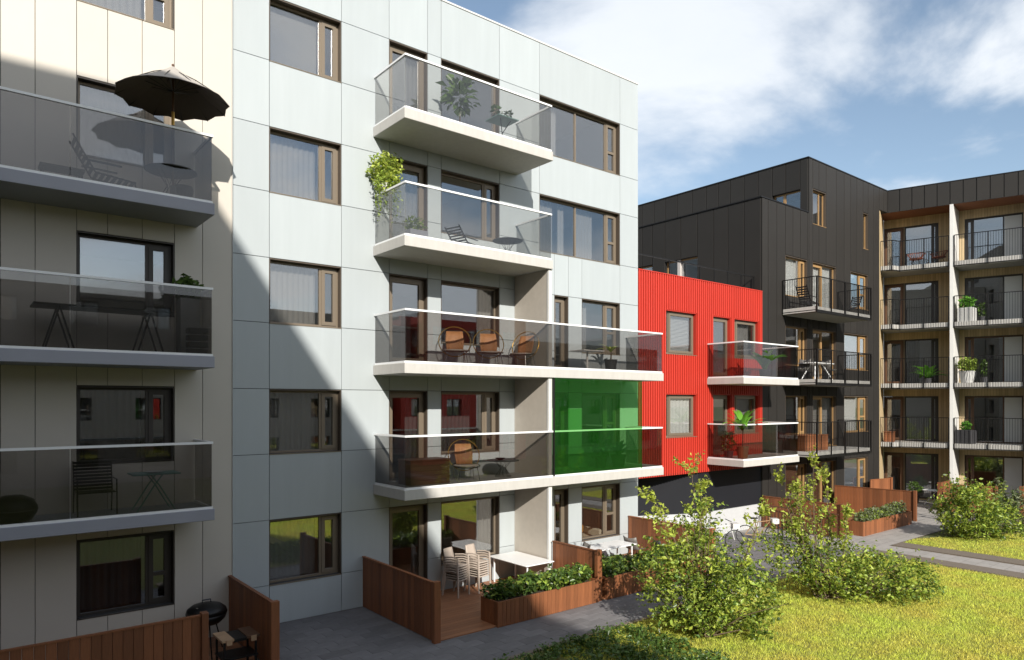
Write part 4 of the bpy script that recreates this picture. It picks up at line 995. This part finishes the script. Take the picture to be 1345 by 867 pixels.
# barbecue and cart behind the left fences
bq = thing('barbecue','black kettle barbecue behind the dark fence at bottom left','barbecue',(4.05,14.9,G))
MB().lathe([(.05,.62),(.25,.66),(.36,.76),(.39,.86)],(4.05,14.9,G),24).build('bowl','black_metal',bq,smooth=True)
MB().lathe([(.395,.865),(.37,.95),(.28,1.02),(.12,1.07),(.01,1.08)],(4.05,14.9,G),24).build('lid','black_metal',bq,smooth=True)
MB().tube([(3.97,14.9,G+1.07),(3.97,14.9,G+1.13),(4.13,14.9,G+1.13),(4.13,14.9,G+1.07)],.014,6).build('handle','dark_grey',bq)
MB().lathe([(.05,0),(.05,.012),(.01,.015)],(3.86,14.78,G+1.015),10).build('vent','steel',bq)
for i in range(3):
    a = i*2.09+.5; MB().tube([(4.05+.22*math.cos(a),14.9+.22*math.sin(a),G+.68),(4.05+.42*math.cos(a),14.9+.42*math.sin(a),G+.03)],.014,6).build('leg','black_metal',bq)
ct = thing('serving_cart','low cart with timber side boards beside the barbecue','cart',(4.25,13.7,G))
MB().box(3.92,4.14,13.42,14.02,G+.66,G+.70).build('side_board','timber_light',ct); MB().box(4.38,4.62,13.42,14.02,G+.66,G+.70).build('side_board','wood_dark',ct)
MB().box(4.145,4.375,13.44,14.0,G+.63,G+.685).build('grill_plate','black_metal',ct)
for sx in (3.98,4.56):
    for sy in (13.48,13.96): MB().bar((sx,sy,G+.03),(sx,sy,G+.66),.035).build('leg','black_metal',ct)
MB().box(3.95,4.6,13.45,13.99,G+.30,G+.33).build('shelf','black_metal',ct)
MB().box(4.0,4.1,13.405,13.418,G+.60,G+.70).build('bracket','timber_light',ct); MB().box(4.45,4.55,13.405,13.418,G+.60,G+.70).build('bracket','timber_light',ct)
# top white balcony table with two little plants
t4 = thing('square_table','small square table with plants on the top white balcony','table',(11.75,15.05,Z4))
MB().box(11.42,12.12,14.75,15.35,Z4+.70,Z4+.725).build('tabletop','mint',t4)
MB().tube([(11.6,14.9,Z4+.7),(11.95,15.2,Z4+.01)],.012,6).build('leg','black_metal',t4); MB().tube([(11.95,14.9,Z4+.7),(11.6,15.2,Z4+.01)],.012,6).build('leg','black_metal',t4)
bushy_plant('small plant on left side of the square balcony table',(11.58,15.1,Z4+.727),(.06,.08,.10),(.15,.15,.15),60,.09,'leaf_dark',97,'dark_grey')
bushy_plant('small plant on right side of the square balcony table',(11.93,15.0,Z4+.727),(.06,.08,.09),(.16,.14,.11),60,.09,'leaf_dark',98,'dark_grey')
# brown storage box, table with bowl
sb = thing('storage_box','brown woven storage box at left end of the lower long balcony','box',(9.35,15.15,Z1))
for i in range(5): piece('board','wood_dark',(1.15,.6,.115),(9.38,15.2,Z1+.06+.118*i),sb,.006)
MB().box(8.79,9.97,14.88,15.52,Z1+.595,Z1+.63).build('lid','wood_dark',sb)
bw_ = MB().lathe([(.05,0),(.14,.05),(.15,.06),(.13,.05),(.04,.01)],(11.9,15.3,Z1+.46),18).build('bowl','dark_grey'); tag(bw_,'small dark bowl on the round low table of the lower long balcony','bowl')
# right half of the long upper balcony
wt = thing('white_table','white topped table at right on the long upper balcony','table',(15.2,15.2,Z2))
MB().box(14.75,15.65,14.9,15.5,Z2+.60,Z2+.63).build('tabletop','white_top',wt); MB().lathe([(.22,0),(.22,.015),(.03,.03),(.03,.60)],(15.2,15.2,Z2),16).build('pedestal','white_metal',wt)
# stacked chairs on the deck
def stack_chair_parts():
    P = {}
    b = MB(); rows = []
    for i in range(6):
        yy = -.22+.44*i/5; rows.append([(x,yy,.44-.012*math.cos((x/.23)*1.57)) for x in np.linspace(-.22,.22,6)])
    P['seat'] = (b.grid(rows),'SOL')
    b = MB(); rows = []
    for i in range(6):
        zz = .46+.38*i/5; w = .20-.025*i/5; rows.append([(x*w/.2,.21+.10*i/5+.02*(1-(x/.2)**2),zz) for x in np.linspace(-.2,.2,6)])
    P['backrest'] = (b.grid(rows),'SOL')
    return P
_sc = None
def stack_chair(label,x,y,z,rz):
    global _sc
    if _sc is None:
        _sc = []
        for nm,(mb,_) in stack_chair_parts().items():
            o = mb.build(nm,'beige_plastic',None,smooth=True); md = o.modifiers.new('s','SOLIDIFY'); md.thickness = .016; _sc.append(o)
        for sx in (-1,1):
            _sc.append(MB().bar((sx*.235,-.23,0),(sx*.225,-.20,.66),.035,.028).build('leg','beige_plastic'))
            _sc.append(MB().bar((sx*.235,.30,0),(sx*.225,.20,.46),.035,.028).build('leg','beige_plastic'))
            _sc.append(MB().tube([(sx*.225,-.20,.655),(sx*.24,-.02,.67),(sx*.225,.24,.64)],.018,6).build('armrest','beige_plastic'))
        parts_ = _sc
        t = thing('stacking_chair',label,'chair',(x,y,z),rz,group='stacked beige chairs',local=True)
        for o in parts_: o.parent = t
        return t
    t = thing('stacking_chair',label,'chair',(x,y,z),rz,group='stacked beige chairs',local=True)
    for o in _sc:
        c_ = o.copy(); C.objects.link(c_); c_.parent = t
    return t
ordn = ['lowest','second from bottom','third from bottom','middle','third from top','second from top','topmost']
for si,(x,y,rz,nm) in enumerate(((10.45,15.30,.30,'left stack near the glass door'),(11.15,15.30,.22,'right stack beside the white table'))):
    for i in range(7): stack_chair('beige plastic armchair, %s of the %s'%(ordn[i],nm),x+.0,y-.0,G+.034+.062*i,rz+.0)
def plain_table(label,x0,x1,y0,y1,z,h,rot=0,cross=True):
    t = thing('white_table',label,'table',((x0+x1)/2,(y0+y1)/2,z))
    MB().box(x0,x1,y0,y1,z+h-.028,z+h).build('tabletop','white_top',t,bevel=.006)
    for sx in (x0+.12,x1-.12):
        for sy in (y0+.1,y1-.1): MB().bar((sx,sy,z),(sx,sy,z+h-.03),.035).build('leg','white_metal',t)
    return t
plain_table('white table standing on the deck next to the stacked chairs',11.92,12.93,14.20,15.85,G+.034,.74)
plain_table('white table on the second deck below the living room window',14.9,16.5,14.35,15.15,G+.034,.74)
def shell_chair(label,x,y,rz,z=G+.034,m='grey_plastic'):
    t = thing('garden_chair',label,'chair',(x,y,z),rz,group='grey chairs at the second deck table',local=True); rows = []
    for i in range(9):
        a = i/8; yy = -.22+.44*min(1,a*1.7); zz = .44 if a < .58 else .44+.95*(a-.58); yy += max(0,a-.58)*.35; rows.append([(xx,yy+.05*(xx/.24)**2*-1*(a>.6),zz+.05*(xx/.24)**2) for xx in np.linspace(-.24,.24,6)])
    MB().grid(rows).build('shell_seat',m,t,smooth=True,solid=.015)
    for sx in (-.2,.2):
        for sy in (-.2,.22): MB().tube([(sx*.7,sy*.7,.43),(sx*1.15,sy*1.1,0)],.012,6).build('leg','black_metal',t)
shell_chair('grey chair on the wall side left of the second deck table',14.6,15.0,-1.9)
shell_chair('grey chair at the right end of the second deck table',16.95,14.8,1.7)
shell_chair('dark chair close to the divider fence at the end of the white building',17.3,13.9,1.2,m='dark_grey')
# sofa behind the ground floor window
sf_ = thing('sofa','cream sofa seen through the ground floor window','sofa',(16.6,17.3,.02))
MB().box(15.5,17.6,17.0,17.8,.12,.45).build('seat','cream_cloth',sf_,bevel=.04); MB().box(15.5,17.6,17.82,18.0,.12,.95).build('backrest','cream_cloth',sf_,bevel=.05)
for x in (15.3,17.62): MB().box(x,x+.18,17.0,18.0,.12,.65).build('armrest','cream_cloth',sf_,bevel=.04)
for i,x in enumerate((15.85,17.15)):
    cu = MB().lathe([(.05,-.02),(.16,.03),(.20,.12),(.20,.28),(.14,.38),(.04,.41)],(x,17.62,.47),14).build('cushion','orange_cloth',None,smooth=True); tag(cu,['orange cushion at the left end of the cream sofa','orange cushion at the right end of the cream sofa'][i],'cushion',group='orange sofa cushions')
# ------------------------------------------------------------------ balconies of the black building
dt = thing('white_table','white topped table with splayed legs on the middle black balcony','table',(28.9,15.1,6.05)); MB().box(28.05,29.75,14.75,15.45,6.73,6.77).build('tabletop','white_top',dt)
for sx,ex in ((28.6,28.2),(29.2,29.7)):
    for sy,ey in ((15.0,14.8),(15.2,15.4)): MB().tube([(sx,sy,6.73),(ex,ey,6.052)],.02,6).build('leg','white_metal',dt)
shell_chair('dark chair at the left end of the white table on the black balcony',27.98,15.25,-1.5,6.05,'grey_plastic'); shell_chair('dark chair at the right end of the white table on the black balcony',30.2,15.2,1.5,6.05,'grey_plastic')
wbx = thing('storage_box','warm timber storage box on the lowest black balcony','box',(28.8,15.4,3.03))
for i in range(5): piece('board','fence_wood',(1.9,.7,.125),(28.75,15.35,3.095+.128*i),wbx,.005)
MB().box(27.78,29.72,14.98,15.72,3.672,3.70).build('lid','fence_wood',wbx)
lounger('dark chair on the highest black balcony beside the timber window',28.5,15.2,9.05,0); lounger('dark reclining chair at right on the highest black balcony',32.0,15.2,9.05,3.0)
# ------------------------------------------------------------------ balconies of the angled building (local frame of that building)
def tp(x,y): 
    v = Matrix.Rotation(RA,3,'Z') @ Vector((x,y,0)); return (37.93+v.x,16.0+v.y)
tz = [FL*k+.02 for k in range(5)]
x,y = tp(1.3,.55)
def basket_chair(label,x,y,z,rz,m='rust_red'):
    t = thing('basket_chair',label,'chair',(x,y,z),rz,group='reddish basket chairs',local=True)
    w = MB()
    for i in range(14):
        a = math.pi*(-.15+1.3*i/13); w.tube([(.18*math.cos(a),.18*math.sin(a),.36),(.42*math.cos(a),.42*math.sin(a),.62+.14*math.sin(max(0,min(math.pi,a))))],.012,5)
    w.tube([(.42*math.cos(math.pi*(-.15+1.3*i/13)),.42*math.sin(math.pi*(-.15+1.3*i/13)),.62+.14*math.sin(max(0,min(math.pi,math.pi*(-.15+1.3*i/13))))) for i in range(14)],.016,6)
    w.build('basket_back',m,t); MB().lathe([(.02,.34),(.30,.36),(.32,.40),(.02,.39)],(0,0,0),18).build('seat',m,t)
    for i in range(4): a = i*1.571+.78; MB().tube([(.15*math.cos(a),.15*math.sin(a),.36),(.28*math.cos(a),.28*math.sin(a),0)],.012,5).build('leg','black_metal',t)
basket_chair('left of the two reddish basket chairs on the top right balcony',*tp(1.25,.55),tz[4],RA); basket_chair('right of the two reddish basket chairs on the top right balcony',*tp(2.25,.7),tz[4],RA-.5)
def P3(x,y,k): a = tp(x,y); return (a[0],a[1],tz[k])
bushy_plant('light green plant in white square planter, second highest right balcony',P3(3.45,.45,3),(.3,.32,.70),(.34,.34,.30),420,.15,'leaf_bright',101,'white_paint',True)
bushy_plant('thin dark shrub beside the white square planter on the right',P3(4.05,1.2,3),(.14,.17,.3),(.2,.2,.4),120,.11,'leaf_dark',102,'dark_grey')
strap_plant('bright green broad leaved plant, third balcony left of the white fin',P3(1.75,.55,2),(.18,.2,.26),26,1.05,.30,'leaf_bright',103,pm='dark_grey')
bushy_plant('round clipped pale bush in a pale slatted bucket on the right',P3(3.45,.45,2),(.26,.36,.58),(.44,.44,.38),700,.12,'leaf',104,'fin_white')
bushy_plant('thin dark shrub beside the pale slatted bucket',P3(4.15,1.1,2),(.14,.17,.3),(.2,.2,.5),140,.11,'leaf_dark',105,'dark_grey')
bushy_plant('pale green plant in dark square planter on the lowest right balcony',P3(3.4,.5,1),(.34,.36,.68),(.22,.22,.24),260,.12,'leaf_bright',106,'dark_grey',True)
sbx = thing('storage_box','timber box in the corner of the lowest right balcony','box',P3(.05,.4,1),RA)
for i in range(4): piece('board','fence_wood',(.45,.9,.12),(0,0,.065+.123*i),sbx,.005)
MB().box(-.25,.25,-.48,.48,.50,.53).build('lid','fence_wood',sbx)
gt = thing('garden_table','small white table in the shaded ground floor corner at right','table',(*tp(2.0,-.2),G),RA)
MB().lathe([(.40,.72),(.42,.73),(.42,.745),(.40,.75)],(0,0,0),20).build('tabletop','white_top',gt)
MB().tube([(.2,.1,.72),(-.35,-.1,0)],.016,6).build('leg','white_metal',gt); MB().tube([(-.2,.1,.72),(.35,-.1,0)],.016,6).build('leg','white_metal',gt)
bushy_plant('leafy potted plant in the shaded ground floor corner at right',(*tp(1.2,.2),G),(.18,.24,.4),(.34,.34,.4),220,.14,'leaf_dark',107,'dark_grey')
# ------------------------------------------------------------------ bicycles and racks by the red building
def bicycle(label,x,y,rz,m):
    t = thing('bicycle',label,'bicycle',(x,y,G),rz,group='bicycles parked under the red building')
    for cx in (-.52,.52):
        w = MB().tube(ring((cx,0,.34),.33,(1,0,0),(0,0,1),28),.018,6,True).build('tyre','tyre',t); s_ = MB()
        for i in range(10): a = i*math.pi/10; s_.bar((cx-.31*math.cos(a),0,.34-.31*math.sin(a)),(cx+.31*math.cos(a),0,.34+.31*math.sin(a)),.004)
        s_.build('spokes','steel',w)
    f = MB()
    for a,b_ in (((-.52,0,.34),(-.18,0,.80)),((-.52,0,.34),(-.05,0,.30)),((-.05,0,.30),(-.20,0,.92)),((-.05,0,.30),(.36,0,.80)),((-.17,0,.78),(.36,0,.84)),((.52,0,.34),(.34,0,.98))): f.tube([a,b_],.016,6)
    f.build('frame',m,t); MB().tube([(.30,-.28,1.02),(.34,0,1.0),(.30,.28,1.02)],.013,6).build('handlebar','black_metal',t)
    MB().add([(-.36,-.08,.95),(-.36,.08,.95),(-.02,.02,.95),(-.02,-.02,.95),(-.34,-.06,.90),(-.34,.06,.90),(-.06,.015,.91),(-.06,-.015,.91)],[(0,3,2,1),(4,5,6,7),(0,1,5,4),(1,2,6,5),(2,3,7,6),(3,0,4,7)]).build('saddle','black_metal',t)
    MB().box(.42,.66,-.14,.14,.74,.92).build('basket','white_paint',t)
bicycle('bicycle with a white basket leaning by the white plinth',22.9,14.1,-.7,'wood_frame'); bicycle('white bicycle parked left of the one by the bar rack',20.9,14.4,-.6,'white_paint')
rk = thing('bike_rack','black vertical bar rack on the paving beside the bicycles','bike rack',(24.3,13.7,G)); b_ = MB()
for i in range(9): yy = 13.0+i*.17; MB().bar((24.3,yy,G),(24.3,yy,G+.75),.03).build('bar','black_metal',rk)
MB().bar((24.3,12.95,G+.10),(24.3,14.45,G+.10),.03).build('rail','black_metal',rk)
br = thing('bar_fence','thin dark bar fence standing before the long timber fence','fence',(25.95,14.3,G))
for i in range(22): yy = 12.75+i*.15; MB().bar((25.95,yy,G),(25.95,yy,G+.92),.02).build('bar','wood_dark',br)
MB().bar((25.95,12.7,G+.93),(25.95,15.95,G+.93),.035).build('rail','wood_dark',br)
